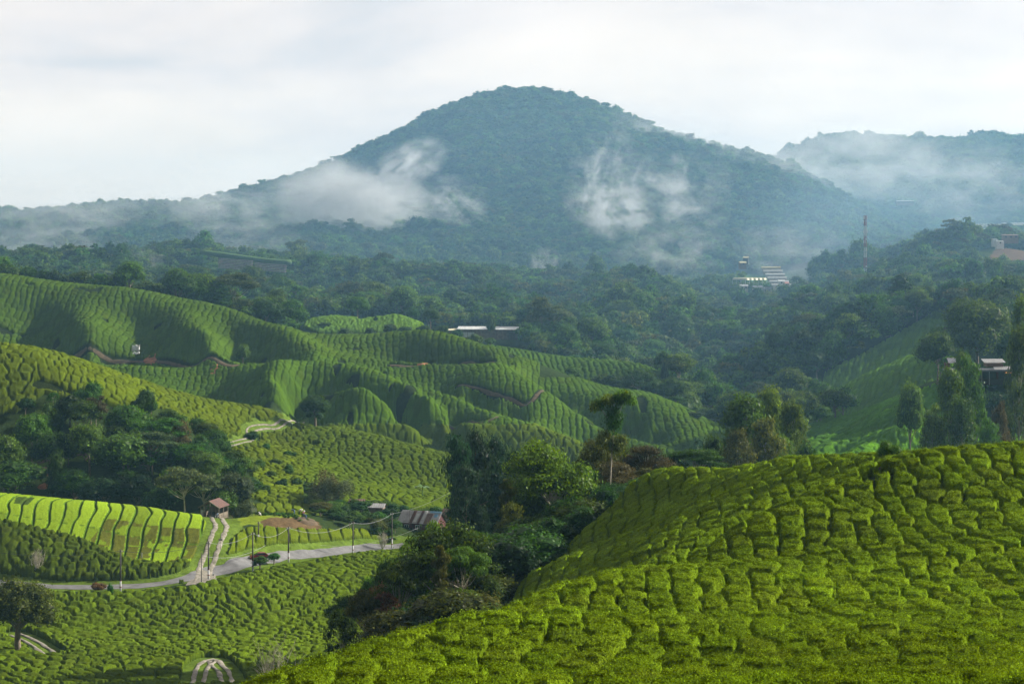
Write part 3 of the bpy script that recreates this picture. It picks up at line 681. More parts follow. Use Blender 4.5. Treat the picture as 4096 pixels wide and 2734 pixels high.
        for i in range(nb):
            z=3.2+6.2*(i/(nb-1)); k=R*(1-(z-3)/9)*(.25+.6*rg.random()); th=i*2.4; r=.75+.35*rg.random(); c=np.array([math.cos(th)*k,math.sin(th)*k,z])
            bl.append((*c,r*1.25,r*1.25,r*.3)); li.append(limb((0,0,z-1.0),c,.045,.015,rg,.05))
    elif kind=='oak':   # wide low crown on a stout trunk
        li.append(limb((0,0,-1.0),(0,0,4.2),.42,.28,rg,.02)); nb=30; core=.72
        for i in range(nb):
            th=i*2.4; rr=R*math.sqrt((i+.3)/nb)*.82; z=8.9-(rr/R)**1.6*3.6-rg.random()*1.2
            if i%3==0: z-=1.6
            r=.95+rg.random()*.5; c=np.array([math.cos(th)*rr,math.sin(th)*rr,max(3.6,z)]); bl.append((*c,r*1.15,r*1.15,r*.8))
            if i%2: li.append(limb((0,0,2.6+rg.random()),c,.14,.04,rg,.05))
        bl.append((0,0,6,2.2,2.2,1.9))
    elif kind=='palmetto':   # pale stem, hanging ball of epiphytes, lopsided flat head
        li.append(limb((-.6,0,-1.5),(.25,0,7.2),.16,.11,rg,.02)); li.append(limb((.25,0,7.2),(1.8,0,8.9),.09,.04,rg,.03)); li.append(limb((.25,0,7.2),(-2.2,.2,8.6),.08,.04,rg,.04)); li.append(limb((.25,0,7.2),(.2,.2,9.1),.07,.04,rg,.03)); core=.45; scat=.38
        bl+=[(.1,0,7.75,1.5,1.4,.75),(.15,0,7.3,1.15,1.1,.7),(.1,0,8.2,1.0,1.0,.5)]; tns=[TONE['dark'],TONE['dark'],TONE['dark']]
        for x,z,r in ((-3.5,8.75,.85),(-2.9,9.0,.9),(-2.2,8.95,.75),(-1.4,9.3,.85),(-.6,9.2,.75),(.2,9.4,.8),(.9,9.35,.85),(1.6,9.62,.95),(2.3,9.4,.9),(2.9,9.5,.85),(3.6,9.25,.7),(1.5,9.1,.7),(-3.0,8.5,.55),(.9,9.7,.7),(2.4,9.75,.6)):
            bl.append((x,rg.normal()*.9,z-.1+.15*rg.random(),r*1.0,r*1.2,r*.42)); tns.append(TONE['yellow'] if rg.random()<.5 else TONE['light'])
        for x,z,r in ((-1.5,6.2,1.0),(-2.3,5.9,.8),(1.6,5.9,.9),(-.4,5.6,1.1),(.9,5.3,1.1)): bl.append((x,rg.normal()*.6,z,r*1.2,r*1.2,r*.5)); tns.append(TONE['olive'])
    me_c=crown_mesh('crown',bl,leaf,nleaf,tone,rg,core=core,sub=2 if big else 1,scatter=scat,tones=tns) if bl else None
    V,Q=tubes(li,6 if big else 4)
    pale=kind in('umbrella','euc','open','palmetto','tiered') 
    me_t=np_mesh('trunk',V,Q,mats=(M_pale_bark if pale else M_bark,))
    return me_c,me_t
_lib={}
NAMES=dict(stand='conifer',round='broadleaf_tree',open='broadleaf_tree',umbrella='umbrella_tree',column='conifer',euc='eucalyptus_tree',bush='shrub',wisp='bamboo_clump',tiered='slender_tree',oak='broadleaf_tree',palmetto='epiphyte_tree')
def lib(kind,lod,tone,var=0):
    key=(kind,lod,tone,var)
    if key not in _lib:
        n={'hi':11000,'mid':4000,'lo':620}[lod]; leaf={'hi':.27,'mid':.38,'lo':.95}[lod]
        _lib[key]=build_tree(kind,abs(hash_s(str(key)))%10000,n,TONE[tone],leaf)
    return _lib[key]
def hash_s(s):
    h=7
    for c in s: h=(h*131+ord(c))%1000003
    return h
NTREE=[0]
def plant(kind,X,Y,Z,h,wid,tone='mid',lod='mid',label=None,group=None,cat=None,rz=None,var=None,name=None):
    NTREE[0]+=1; k=NTREE[0]
    var=k%2 if var is None else var
    mc,mt=lib(kind,lod,tone,var)
    r=empty(name or NAMES[kind],(X,Y,Z),h32(k,3,1)*6.283 if rz is None else rz,(wid/8,wid/8,h/10))
    tag(r,label or 'tree',cat or ('shrub' if kind in('bush',) else 'bamboo' if kind=='wisp' else 'tree'),group)
    link('trunk',mt,r)
    if mc: link('crown',mc,r)
    return r
def tree(kind,x,ytop,D,wpx,tone='mid',lod='mid',label=None,group=None,**kw):
    """x, ytop: where the top shows; D: how far; wpx: how wide the crown shows"""
    X=(x-2048)/F*D; Z=float(height(X,D)); zt=-(ytop-YH)/F*D; h=max(2.0,(zt-Z)); 
    return plant(kind,X,D,Z,h,wpx/F*D,tone,lod,label,group,**kw)
# --- the wooded gully beside the near slope
T=tree
T('stand',1835,1745,330,150,'deep','hi','near-black conifer, left edge of the dark conifer stand beside the tea','dark conifer stand')
T('stand',1905,1722,338,170,'deep','hi','near-black conifer, tallest of the dark stand behind the gully trees','dark conifer stand')
T('stand',1970,1748,342,150,'deep','hi','near-black conifer, third from the left in the dark stand','dark conifer stand')
T('stand',2050,1800,330,140,'deep','hi','near-black conifer at the right end of the dark stand','dark conifer stand')
T('stand',1860,1860,322,150,'deep','hi','short near-black conifer under the front of the dark stand','dark conifer stand')
T('stand',2010,1880,320,150,'deep','mid','short near-black conifer low in the dark stand beside the big gully tree','dark conifer stand')
T('open',2210,1728,240,360,'mid','hi','largest gully tree with a wide domed crown over a long pale trunk')
T('palmetto',2452,1566,258,168,'olive','hi','tall odd tree with flat lopsided head above a dark hanging ball of plants',rz=0)
T('open',2395,1700,268,190,'olive','hi','yellowish open crowned tree behind the tree with the hanging ball')
T('round',2500,1765,275,170,'light','mid','light green tree low behind the tree with the hanging ball')
T('open',2585,1765,270,210,'brown','hi','purplish brown bare looking crown right of the tree with the hanging ball')
T('open',2450,1840,262,220,'brown','hi','brownish fine twigged crown below the tree with the hanging ball')
T('round',2400,1800,280,90,'yellow','mid','small bright yellow green crown between the brown crowns')
T('round',2330,1850,262,190,'mid','hi','dense green crown right of the largest gully tree')
T('round',2440,1920,248,240,'dark','hi','dark green rounded crown at the edge of the tea face')
T('round',2560,1900,252,150,'dark','mid','dark green crown between tea face and brown crown')
T('open',2600,1860,262,120,'olive','mid','olive crown touching the top corner of the tea face')
T('round',2300,2010,235,170,'dark','hi','dark crown under the right side of the largest gully tree')
T('round',2120,1890,262,170,'mid','hi','mid green crown left behind the largest gully tree')
T('open',2060,2000,250,150,'olive','mid','thin olive tree left of the largest gully tree')
T('tiered',2025,1900,255,120,'olive','hi','slender tree with small tufted top beside the dark stand')
T('umbrella',2790,1768,300,190,'dark','hi','dark flat topped tree just behind the near tea skyline')
T('tiered',2862,1745,320,70,'deep','hi','thin dark pine like tree behind the near tea skyline')
T('round',2690,1790,300,120,'dark','mid','dark tree left of the flat topped one at the near skyline')
T('open',1790,2055,198,360,'mid','hi','broad layered crown with several bare trunks in the middle of the gully')
T('umbrella',1930,2090,215,260,'mid','hi','flat layered green crown in front of the red walled house')
T('open',1690,2130,208,250,'mid','hi','loose olive crown at the left edge of the gully wood')
T('umbrella',1730,2050,226,130,'mid','mid','small flat crown just below the house roof')
T('open',1775,2082,236,190,'mid','hi','leafy crown covering the front of the red walled house')
T('round',1880,2095,240,150,'light','mid','light green crown at the right corner of the red walled house')
T('umbrella',1660,2095,240,130,'mid','hi','thin flat crown at the left corner of the red walled house')
T('round',1620,2210,212,190,'mid','hi','leafy crown at the left shoulder of the gully wood')
T('umbrella',1600,2185,204,160,'mid','hi','tall flat crowned tree on a bare pale trunk at the left of the gully wood')
T('umbrella',1845,2130,194,180,'light','hi','light flat crown on a tall bare trunk in the middle of the gully')
T('tiered',1762,2165,190,120,'olive','hi','slender pale stemmed tree between the flat crowned gully trees')
T('open',2105,1835,264,150,'mid','hi','tall loose crown between the dark conifer stand and the largest gully tree')
T('umbrella',1465,2290,205,150,'olive','hi','thin flat crowned tree standing over the left foot of the gully wood')
T('open',1510,2288,212,170,'red','hi','tree with salmon red young leaves low at the left of the gully')
T('tiered',1555,2360,200,190,'red','mid','smaller red tinged tree in front of the salmon red one')
T('umbrella',1400,2350,225,190,'mid','hi','leaning feathery tree at the far left tip of the gully')
T('open',1370,2400,215,130,'mid','mid','thin pale stemmed tree at the far left tip of the gully')
T('round',1700,2340,195,200,'dark','hi','dark rounded tree under the middle gully crown')
T('bush',1650,2460,178,150,'mid','hi','round leafy shrub at the foot of the salmon red tree')
T('round',1900,2260,205,220,'deep','hi','very dark crown in the shade right of the bare trunks')
T('round',2030,2150,222,220,'dark','hi','dark crown above the lower tea face')
T('open',2150,2100,228,180,'olive','hi','thin crown around the base of the pale trunk')
T('bush',2060,2300,205,170,'dark','hi','dark shrub at the edge of the tea face')
T('bush',1960,2360,195,150,'mid','mid','shrub at the lower corner of the tea face')
T('bush',2180,2220,218,130,'mid','mid','shrub beside the pale trunk of the largest gully tree')
T('round',1560,2200,260,150,'mid','mid','green tree on the gully rim beside the road')
T('round',1480,2260,262,120,'mid','mid','small green tree at the gully rim below the road')
gi=0
for k in range(95):
    a=rng.random(); D=178+ (255-178)*a; u=np.interp(D,[178,190,205,232,255],[1750,1850,2010,2180,2450])+rng.normal()*90-30-160*rng.random()*(D<215)
    lim=float(np.interp(u,G_UN,G_DN))
    if D<lim+4: D=lim+4+rng.random()*8
    X=(u-2048)/F*D; Z=float(height(X,D)); kd_=['bush','round','bush','open'][k%4]; hh=2.5+rng.random()*3.5+(2 if kd_=='round' else 0)  # round and open kinds are small trees, named shrub with the bushes
    plant(kd_,X,D,Z,hh,hh*(.9+.4*rng.random()),['dark','mid','dark','olive','deep'][k%5],'mid','low dark leafy growth filling the gully under the tall trees','undergrowth shrubs in the gully','shrub',name='shrub')
# --- the wooded hollow on the left
hol=[('round',70,1825,478,260,'dark','big dark bushy tree at the left edge behind the bright field'),('umbrella',735,1842,463,190,'grey','pale umbrella tree with bare straight trunk left of the shed'),('umbrella',815,1868,466,140,'grey','second umbrella tree between the bare trunk and the shed'),
('round',940,1872,470,150,'grey','silvery leaved tree behind the shed'),('round',495,1712,498,260,'light','bright green domed tree in the centre of the hollow'),('umbrella',600,1700,502,190,'grey','greyish layered crown right of the bright domed tree'),
('round',345,1672,505,170,'light','upright green tree left of the bright domed tree'),('umbrella',660,1655,512,170,'mid','layered tree below the left tea ridge'),('open',705,1640,514,110,'brown','brown twiggy crown near the top of the hollow'),
('round',500,1605,524,180,'mid','dark crown on the upper edge of the hollow'),('open',385,1555,532,80,'brown','small brown crown on the left tea slope'),('round',330,1590,530,170,'mid','leafy tree on the left tea slope above the hollow'),
('round',210,1700,505,170,'mid','dark crown in the left part of the hollow'),('round',130,1640,515,150,'mid','dark tree at the top left of the hollow'),('bush',820,1730,520,120,'mid','round bush under the bend of the upper track'),
('round',300,1860,480,190,'mid','dark crown low in the hollow above the bright field'),('round',410,1895,476,180,'deep','very dark crown low in the hollow centre'),('round',560,1880,475,190,'deep','shaded crown left of the bare umbrella trunk'),
('round',650,1930,468,150,'dark','low dark tree left of the bare trunk'),('round',900,1945,466,140,'mid','leafy tree just right of the shed roof'),('round',985,1900,480,150,'mid','green tree at the right edge of the hollow'),
('round',840,1800,495,170,'mid','dark tree above the umbrella trees'),('round',930,1790,505,130,'mid','dark tree under the upper track'),('open',760,1755,505,150,'mid','thin crown above the umbrella trees'),('bush',240,1790,492,110,'mid','shrub beside the reddish dirt path'),('round',20,1720,500,190,'mid','dark tree at the very left above the big bushy one'),('bush',960,1970,468,110,'grey','silvery bush right behind the shed')]
for kd_,x,yt,D,wp,tn,lb in hol: T(kd_,x,yt,D-(14 if D>480 else 4),wp,tn,'mid',lb,'trees in the left hollow')
for k in range(85):
    u=20+rng.random()*960; D=466+rng.random()*72; X=(u-2048)/F*D
    e_=float(es_at(u,math.log(D)))
    if not inpoly(np.array(u),np.array(e_),POLY['hollow']): continue
    if seg_dist(np.array(X),np.array(D),PATHF)<3: continue
    hh=4+rng.random()*6; plant(['round','bush','round','open'][k%4],X,D,float(height(X,D)),hh,hh*(.7+.3*rng.random()),['dark','mid','light','mid'][k%4],'mid','dark leafy growth filling the left hollow between the taller trees','undergrowth in the left hollow','shrub',name='shrub')  # infill trees of the round and open shapes carry the shrub name too
for x,D in ((1010,560),(1060,548),(1100,530),(1150,520),(1190,505),(1080,510),(1130,500),(1230,500),(1160,545),(1030,520),(990,500),(1060,490)):
    X=(x-2048)/F*D; plant('bush',X,D,float(height(X,D)),1.6+rng.random()*1.5,3+rng.random()*1.5,'mid','mid','wild low bush on the weedy slope right of the hollow','wild bushes on the weedy slope')
for k in range(110):
    u=1265+rng.random()*640; D=458+rng.random()*34; X=(u-2048)/F*D
    if 1590<u<1890 and D<486: continue
    hh=1.4+rng.random()*2.4; plant(['bush','round','bush'][k%3],X,D,float(height(X,D)),hh,hh*(1.1+.5*rng.random()),['mid','light','dark','olive','mid'][k%5],'mid','garden shrub in the overgrown strip between the workers plot and the red walled house','garden shrubs beside the house','shrub',name='shrub')
# --- single trees
T('oak',75,2283,342,275,'olive','hi','big broad tree with stout dark trunk beside the stone track, bottom left')
T('oak',1262,1562,585,120,'dark','hi','lone dark tree at the end of the upper track on the spur')
T('round',970,1362,657,62,'fresh','mid','lone slim green tree at the foot of the far tea hill')
T('wisp',1315,1905,486,210,'grey','hi','tall feathery grey green bamboo clump behind the workers')
T('wisp',1300,1890,492,130,'brown','mid','reddish feathery tips behind the bamboo clump')
T('round',1462,1998,492,90,'dark','mid','round dark tree left of the corrugated roof')
T('round',1545,2010,494,80,'olive','mid','yellowish tree between the round dark tree and the roof')
def tree_b(kind,x,yb,lo,hi_,yt,wpx,tone,lod,label,**kw):
    c=W(x,yb,lo,hi_); D=c[1]; return plant(kind,c[0],D,float(height(c[0],D)),(yb-yt)/F*D,wpx/F*D,tone,lod,label,**kw)
tree_b('oak',1040,2278,395,425,2216,64,'fresh','mid','small round roadside tree in front of the red car')
tree_b('oak',1096,2256,400,440,2205,50,'fresh','mid','small round roadside tree right of the red car')
T('bush',3556,1752,172,92,'light','hi','leafy bush rising above the near tea skyline')
T('round',2850,1700,420,110,'mid','mid','green tree left of the eucalyptus group')
for x,yt,D,wp,tn,lb in ((2985,1585,430,270,'light','broad round topped eucalyptus, front left of the group'),(3080,1545,455,150,'light','tallest thin eucalyptus of the group'),(3165,1608,440,150,'light','eucalyptus at the right of the group beside the tea slope'),(3060,1680,420,190,'olive','rusty tinged eucalyptus low in the group'),(2950,1730,410,170,'olive','rusty brown eucalyptus at the front of the group'),(3120,1740,430,160,'light','low eucalyptus under the right one of the group'),(3010,1640,445,170,'light','eucalyptus behind the round topped one'),
    (3850,1420,520,130,'mid','tall thin leaved tree left of the pavilion roofs'),(3960,1690,470,140,'mid','slender tree at the right edge below the pavilion'),(3800,1480,500,170,'mid','tall eucalyptus in front of the left end of the pavilion'),(3880,1450,505,170,'mid','leafy eucalyptus hiding the middle of the pavilion'),(3850,1600,480,190,'mid','wide eucalyptus low in front of the pavilion slope'),(4080,1310,520,150,'light','pale green tree at the right picture edge above the roofs'),(4090,1180,560,150,'light','bright tree beside the huge round tree'),(3730,1640,480,150,'mid','eucalyptus at the left of the pavilion slope'),(4000,1600,475,90,'brown','rusty thin tree below the pavilion terrace')):
    T('euc',x,yt,D,wp*(1.3 if x<3300 else 1.05),tn,'hi',lb,'eucalyptus trees')
T('round',3905,1160,640,290,'light','hi','huge round pale green tree above the pavilion roofs')
T('round',3760,1290,640,150,'light','mid','tree at the left foot of the huge round tree')
T('round',3640,1500,560,110,'fresh','mid','bright green bush at the left end of the pavilion')
T('round',3220,1730,420,120,'dark','mid','dark bush at the near skyline right of the eucalyptus group'); T('round',3130,1790,400,110,'dark','mid','low dark tree at the near skyline under the eucalyptus')
for x,yt,D,wp,tn,lb in ((1430,1178,800,98,'mid','tall dark tree on the small bright tea knoll'),(1648,1222,800,56,'dark','round dark tree behind the second knoll'),(1720,1226,792,80,'mid','leafy tree left of the long white greenhouse'),(1503,1262,775,18,'dark','small slim tree between the two knolls'),(2290,1460,690,80,'mid','round tree standing on the back tea hill'),(2660,1430,700,36,'deep','slim dark tree at the end of the back tea hill'),(1965,1245,830,40,'mid','slim tree in front of the long white greenhouse')):
    T('round',x,yt,D,wp,tn,'mid',lb)
# shrubs and trees along the foot of the far tea hills
for k,(x,yt,D,wp) in enumerate([(1300,1285,770,60),(1380,1300,745,70),(1560,1290,750,60),(1760,1290,770,70),(1830,1310,760,60),(1900,1330,745,60),(1960,1345,735,50),(1480,1300,745,60),(1620,1300,745,70),(1690,1290,760,60),(2690,1500,690,110),(2760,1560,680,120),(2820,1620,670,110),(2870,1670,655,100),(2620,1510,690,90),(2730,1440,730,110),(2800,1480,740,110),(2900,1560,690,100),(2700,1580,655,70),(2780,1680,640,90),(3280,1610,645,110),(3200,1640,640,110),(2870,1770,600,110),(2800,1740,600,90)]):
    T(['round','bush'][k%2],x,yt,D,wp,['mid','dark','light'][k%3],'mid','green tree in the fringe at the foot of the far tea hills','fringe trees below the far tea hills')
# --- palms, ferns, bare shrubs
M_banana=plain_mat('banana_leaf',(.07,.16,.03),.4,2,.3)
M_fern=plain_mat('fern_frond',(.05,.11,.02),.6,2,.3)
def blade_plant(name,loc,n,Lb,wd,droop,mat,label,cat,stem=1.0,feather=False,group=None):
    rg=np.random.default_rng(int(abs(loc[0]*10)+loc[1])); r=empty(name,loc); tag(r,label,cat,group)
    V,Q=tubes([limb((0,0,-.5),(0,0,stem),.14,.1,rg)]); link('trunk',np_mesh('trunk',V,Q,mats=(M_bark if feather else M_banana,)),r)
    for i in range(n):
        th=i*2.4+rg.random(); el=1.1-.5*rg.random(); P=[]; Vv=[];Qq=[]; m=9
        for j in range(m):
            t=j/(m-1); rr=Lb*t*math.cos(el-.9*t*droop); z=stem+Lb*t*math.sin(el-1.5*t*droop); w_=wd*math.sin(math.pi*min(1,t*.92+.08))*(1 if not feather else (1 if j%2 else .35))
            c=np.array([math.cos(th)*rr,math.sin(th)*rr,z]); s=np.array([-math.sin(th),math.cos(th),0])*w_*.5
            Vv+=[c-s-(0,0,.12*w_),c,c+s-(0,0,.12*w_)]
            if j: b=3*(j-1); Qq+=[(b,b+1,b+4,b+3),(b+1,b+2,b+5,b+4)]
        link('frond' if feather else 'leaf',np_mesh('leaf',np.array(Vv),np.array(Qq),mats=(mat,)),r)
for x,D,lb in ((1905,190,'banana plant with broad upright leaves at the right of the bare trunks'),(1960,198,'banana plant with grey green leaves above the tea face foot'),(1700,178,'banana plant low at the front rim of the gully'),(1790,182,'banana plant under the bare gully trunks'),(1580,176,'banana plant beside the round leafy shrub'),(1690,520,'bright banana leaf standing behind the corrugated roof')):
    X=(x-2048)/F*D; blade_plant('banana_plant',(X,D,float(height(X,D))+(.8 if D<300 else 1.5)),7,2.6,.75,.55,M_banana,lb,'banana plant',1.6)
for x,D,lb in ((1640,174,'tree fern at the front rim of the gully'),(1740,180,'tree fern between banana plants'),(2040,212,'tree fern beside the tea face'),(1850,186,'tree fern in the shade of the very dark crown')):
    X=(x-2048)/F*D; blade_plant('tree_fern',(X,D,float(height(X,D))+.6),11,2.0,.5,.7,M_fern,lb,'tree fern',1.5,True)
def bare_shrub(x,D,h,wd,label,seed):
    rg=np.random.default_rng(seed); X=(x-2048)/F*D; li=[]
    for i in range(16):
        th=rg.random()*6.283; e=np.array([math.cos(th)*wd*.5*rg.random(),math.sin(th)*wd*.5*rg.random(),h*(.6+.4*rg.random())]); l=limb((0,0,-.4),e,.06,.012,rg,.1,7); li.append(l)
        for j in range(7):
            p=np.array(l[0][2+j%4]); q=p+rg.normal(size=3)*np.array([.5,.5,.3])*wd*.22+np.array([0,0,h*.18]); l2=limb(p,q,.02,.008,rg,.1,4); li.append(l2)
            for m_ in range(3): li.append(limb(np.array(l2[0][2]),np.array(l2[0][3])+rg.normal(size=3)*.4,.009,.006,rg,.1,3))
    V,Q=tubes(li,4); r=empty('bare_shrub',(X,D,float(height(X,D))+.5)); tag(r,label,'shrub'); link('branches',np_mesh('branches',V,Q,mats=(M_pale_bark,)),r)
bare_shrub(1075,306,7.5,8.5,'large leafless twiggy shrub in the tea beside the lower stone track',3)
bare_shrub(150,404,4.2,3.2,'small grey leafless shrub above the road at the left',4)
bare_shrub(1530,452,3.6,3.0,'small leafless shrub at the road edge before the gully',5)
# ---------------------------------------------------------------- the forest
CM=np.minimum.accumulate(E,axis=0)
def shows(u,s,hpx,margin=25):
    fu=np.clip((u-GU[0])/(GU[1]-GU[0]),0,len(GU)-1).astype(int); fs=np.clip((s-GS[0])/(GS[1]-GS[0])-1,0,len(GS)-1).astype(int)
    return e_at(u,s)-hpx<CM[fs,fu]+margin
CLEAR=[([(3390,1200),(4000,1200),(4000,1760),(3390,1760)],612,722),([(880,1005),(1180,1030),(1190,1082),(860,1080)],1050,1300),([(2870,1040),(3240,1040),(3260,1190),(2900,1190)],1200,1800),([(700,1090),(1000,1085),(1250,1235),(1180,1270),(1000,1170),(700,1135)],950,1150),([(2350,1450),(2600,1430),(2880,1410),(2880,1470),(2700,1500)],780,880),
 ([(3640,1060),(3720,1030),(3820,1030),(3900,1000),(4096,960),(4200,1090),(3850,1070)],1120,1300),([(1700,1150),(2100,1150),(2100,1460),(1700,1440)],728,880),([(1170,1150),(1720,1150),(1720,1440),(1170,1440)],728,900),([(2160,1300),(2560,1300),(2560,1600),(2160,1600)],655,780),([(3920,1090),(3990,990),(4200,960),(4800,950),(4800,1090)],1120,1330),([(3780,930),(4150,880),(4200,950),(3800,950)],1290,2400),([(3470,1040),(3620,1030),(3620,1080),(3460,1080)],1240,1400),([(690,1095),(770,1095),(770,1140),(690,1140)],850,1250)]
def scatter(D0,D1,sp,seed):
    rg=np.random.default_rng(seed); x0=(-640-2048)/F*D1; x1=(4740-2048)/F*D1
    gx,gy=np.meshgrid(np.arange(x0,x1,sp),np.arange(D0,D1,sp)); gx=gx.ravel()+(rg.random(gx.size)-.5)*sp*.95; gy=gy.ravel()+(rg.random(gy.size)-.5)*sp*.95
    gy=np.clip(gy,D0,D1-1e-3)
    u=2048+gx/gy*F; m=(u>-250)&(u<4350); gx,gy,u=gx[m],gy[m],u[m]; s=np.log(gy); e=es_at(u,s)
    ok=(region(u,e,gy)==0)&shows(u,s,10*F/gy)
    for P,a,b in CLEAR: ok&=~(inpoly(u,e,P)&(gy>a)&(gy<b))
    ok&=(near_tracks(gx,gy,gy,None)>2)
    return gx[ok],gy[ok],u[ok]
FP=[]
for D0,D1,sp in ((545,800,6.0),(800,1350,6.2),(1350,2620,7.2),(2620,3700,11)):
    gx,gy,u=scatter(D0,D1,sp,int(D0)); 
    if D0==545: 
        m=~((gy<620)&(u<3000)); gx,gy,u=gx[m],gy[m],u[m]
    FP.append(np.stack([gx,gy,u,np.full(gx.shape,sp)],1))
FP=np.concatenate(FP); rg=np.random.default_rng(5)
fz=height(FP[:,0],FP[:,1]); nf=len(FP)
grove=fbm(FP[:,0]/60,FP[:,1]/60,91,3)
fs_=(FP[:,3]/7.0)*(1.0+.5*rg.random(nf)+.45*(rg.random(nf)<.12))*(.75+.6*grove); fh=fs_*(.85+.5*rg.random(nf))
emer=(rg.random(nf)<.05)&(FP[:,1]<1800); fh[emer]*=1.35
TYPES=[('round','mid'),('round','dark'),('open','mid'),('round','light'),('column','dark'),('umbrella','grey'),('open','olive'),('bush','mid'),('euc','mid')]
pr=np.array([.27,.24,.13,.10,.03,.07,.08,.05,.03]); pick=rg.choice(len(TYPES),nf,p=pr/pr.sum())
# single trees: those that show largest
showsz=fs_/FP[:,1]; inview=(FP[:,2]>0)&(FP[:,2]<4096)&shows(FP[:,2],np.log(FP[:,1]),7*F/FP[:,1],5)
NSINGLE=210
ordr=np.argsort(-(showsz*inview))[:NSINGLE]; single=np.zeros(nf,bool); single[ordr]=True
ADJ={'round':'rounded','open':'loose crowned','column':'narrow dark','umbrella':'flat topped grey','bush':'low bushy','euc':'thin leaved'}
CLR={'mid':'green','dark':'dark green','light':'light green','grey':'grey green','olive':'olive green'}
for i in ordr:
    kd_,tn=TYPES[pick[i]]; D=FP[i,1]; u=FP[i,2]
    zone='on the wooded slope below the pavilion side' if u>3000 else 'in the valley wood behind the far tea hills' if u>2300 else 'in the wood behind the left tea ridge'
    plant(kd_,FP[i,0],D,fz[i],7.5*fh[i]*1.15,7.5*fs_[i]*1.1,tn,'mid',f'{ADJ[kd_]} {CLR[tn]} tree {zone}',f'{ADJ[kd_]} {CLR[tn]} trees {zone}',var=int(i)%2)
# the rest of the wood, uncountable
def gn_scatter(name,P,idx,sc,rot,meshes,label,cat,mat_list=None):
    me=bpy.data.meshes.new(name); me.vertices.add(len(P)); me.vertices.foreach_set('co',np.ascontiguousarray(P,np.float32).ravel())
    a=me.attributes.new('kind_id','INT','POINT'); a.data.foreach_set('value',idx.astype(np.int32))
    a=me.attributes.new('size','FLOAT_VECTOR','POINT'); a.data.foreach_set('vector',np.ascontiguousarray(sc,np.float32).ravel())
    a=me.attributes.new('turn','FLOAT_VECTOR','POINT'); a.data.foreach_set('vector',np.ascontiguousarray(rot,np.float32).ravel())
    me.update(); o=link(name,me); tag(o,label,cat,kind='stuff')
    g=bpy.data.node_groups.new(name,'GeometryNodeTree'); g.interface.new_socket('Geometry',in_out='INPUT',socket_type='NodeSocketGeometry'); g.interface.new_socket('Geometry',in_out='OUTPUT',socket_type='NodeSocketGeometry')
    gi_=g.nodes.new('NodeGroupInput'); go=g.nodes.new('NodeGroupOutput'); K=g.links.new
    jn=g.nodes.new('GeometryNodeJoinGeometry')
    for src in reversed(meshes):
        oi=g.nodes.new('GeometryNodeObjectInfo'); oi.inputs['Object'].default_value=src; oi.inputs['As Instance'].default_value=False; oi.transform_space='ORIGINAL'
        gt=g.nodes.new('GeometryNodeGeometryToInstance'); K(oi.outputs['Geometry'],gt.inputs[0]); K(gt.outputs[0],jn.inputs[0])
    mp_=g.nodes.new('GeometryNodeMeshToPoints'); K(gi_.outputs[0],mp_.inputs['Mesh'])
    ip=g.nodes.new('GeometryNodeInstanceOnPoints'); K(mp_.outputs[0],ip.inputs['Points']); K(jn.outputs[0],ip.inputs['Instance']); ip.inputs['Pick Instance'].default_value=True
    for nm,tp,sk in (('kind_id','INT','Instance Index'),('size','FLOAT_VECTOR','Scale'),('turn','FLOAT_VECTOR','Rotation')):
        at=g.nodes.new('GeometryNodeInputNamedAttribute'); at.data_type=tp; at.inputs['Name'].default_value=nm; K(at.outputs['Attribute'],ip.inputs[sk])
    K(ip.outputs[0],go.inputs[0]); md=o.modifiers.new('scatter','NODES'); md.node_group=g
    return o
rest_=~single; FR=FP[rest_]
srcs=[]
for kd_,tn in TYPES:          # one real tree of each kind stands at the back of the wood and lends its shape
    for v in (0,1):
        mc,mt=lib(kd_,'lo',tn,v)
        j=int(np.argmax(np.where(rest_&(FP[:,1]>1000)&(FP[:,1]<1150)&(FP[:,2]>200)&(FP[:,2]<4000),rg.random(nf),0)))
        r=empty(NAMES[kd_],(FP[j,0],FP[j,1],fz[j]),scale=(fs_[j]*.95,)*2+(fh[j]*.85,)); tag(r,f'{ADJ[kd_]} {CLR[tn]} tree deep in the middle wood','tree' if kd_!='bush' else 'shrub',f'{ADJ[kd_]} {CLR[tn]} trees deep in the middle wood')
        c=link('crown',mc,r); link('trunk',mt,r); srcs.append(c)
        rest_[j]=False
sel=rest_
P=np.stack([FP[sel,0],FP[sel,1],fz[sel]],1); idx_=pick[sel]*2+rg.integers(0,2,sel.sum())
scv=np.stack([fs_[sel]*1.0,fs_[sel]*1.0,fh[sel]*.8],1); rt=np.zeros((sel.sum(),3)); rt[:,2]=rg.random(sel.sum())*6.283
forest=gn_scatter('forest',P,idx_,scv,rt,srcs,'dense rainforest covering the mountain and valley sides','forest')
print('forest',nf,'single',single.sum())
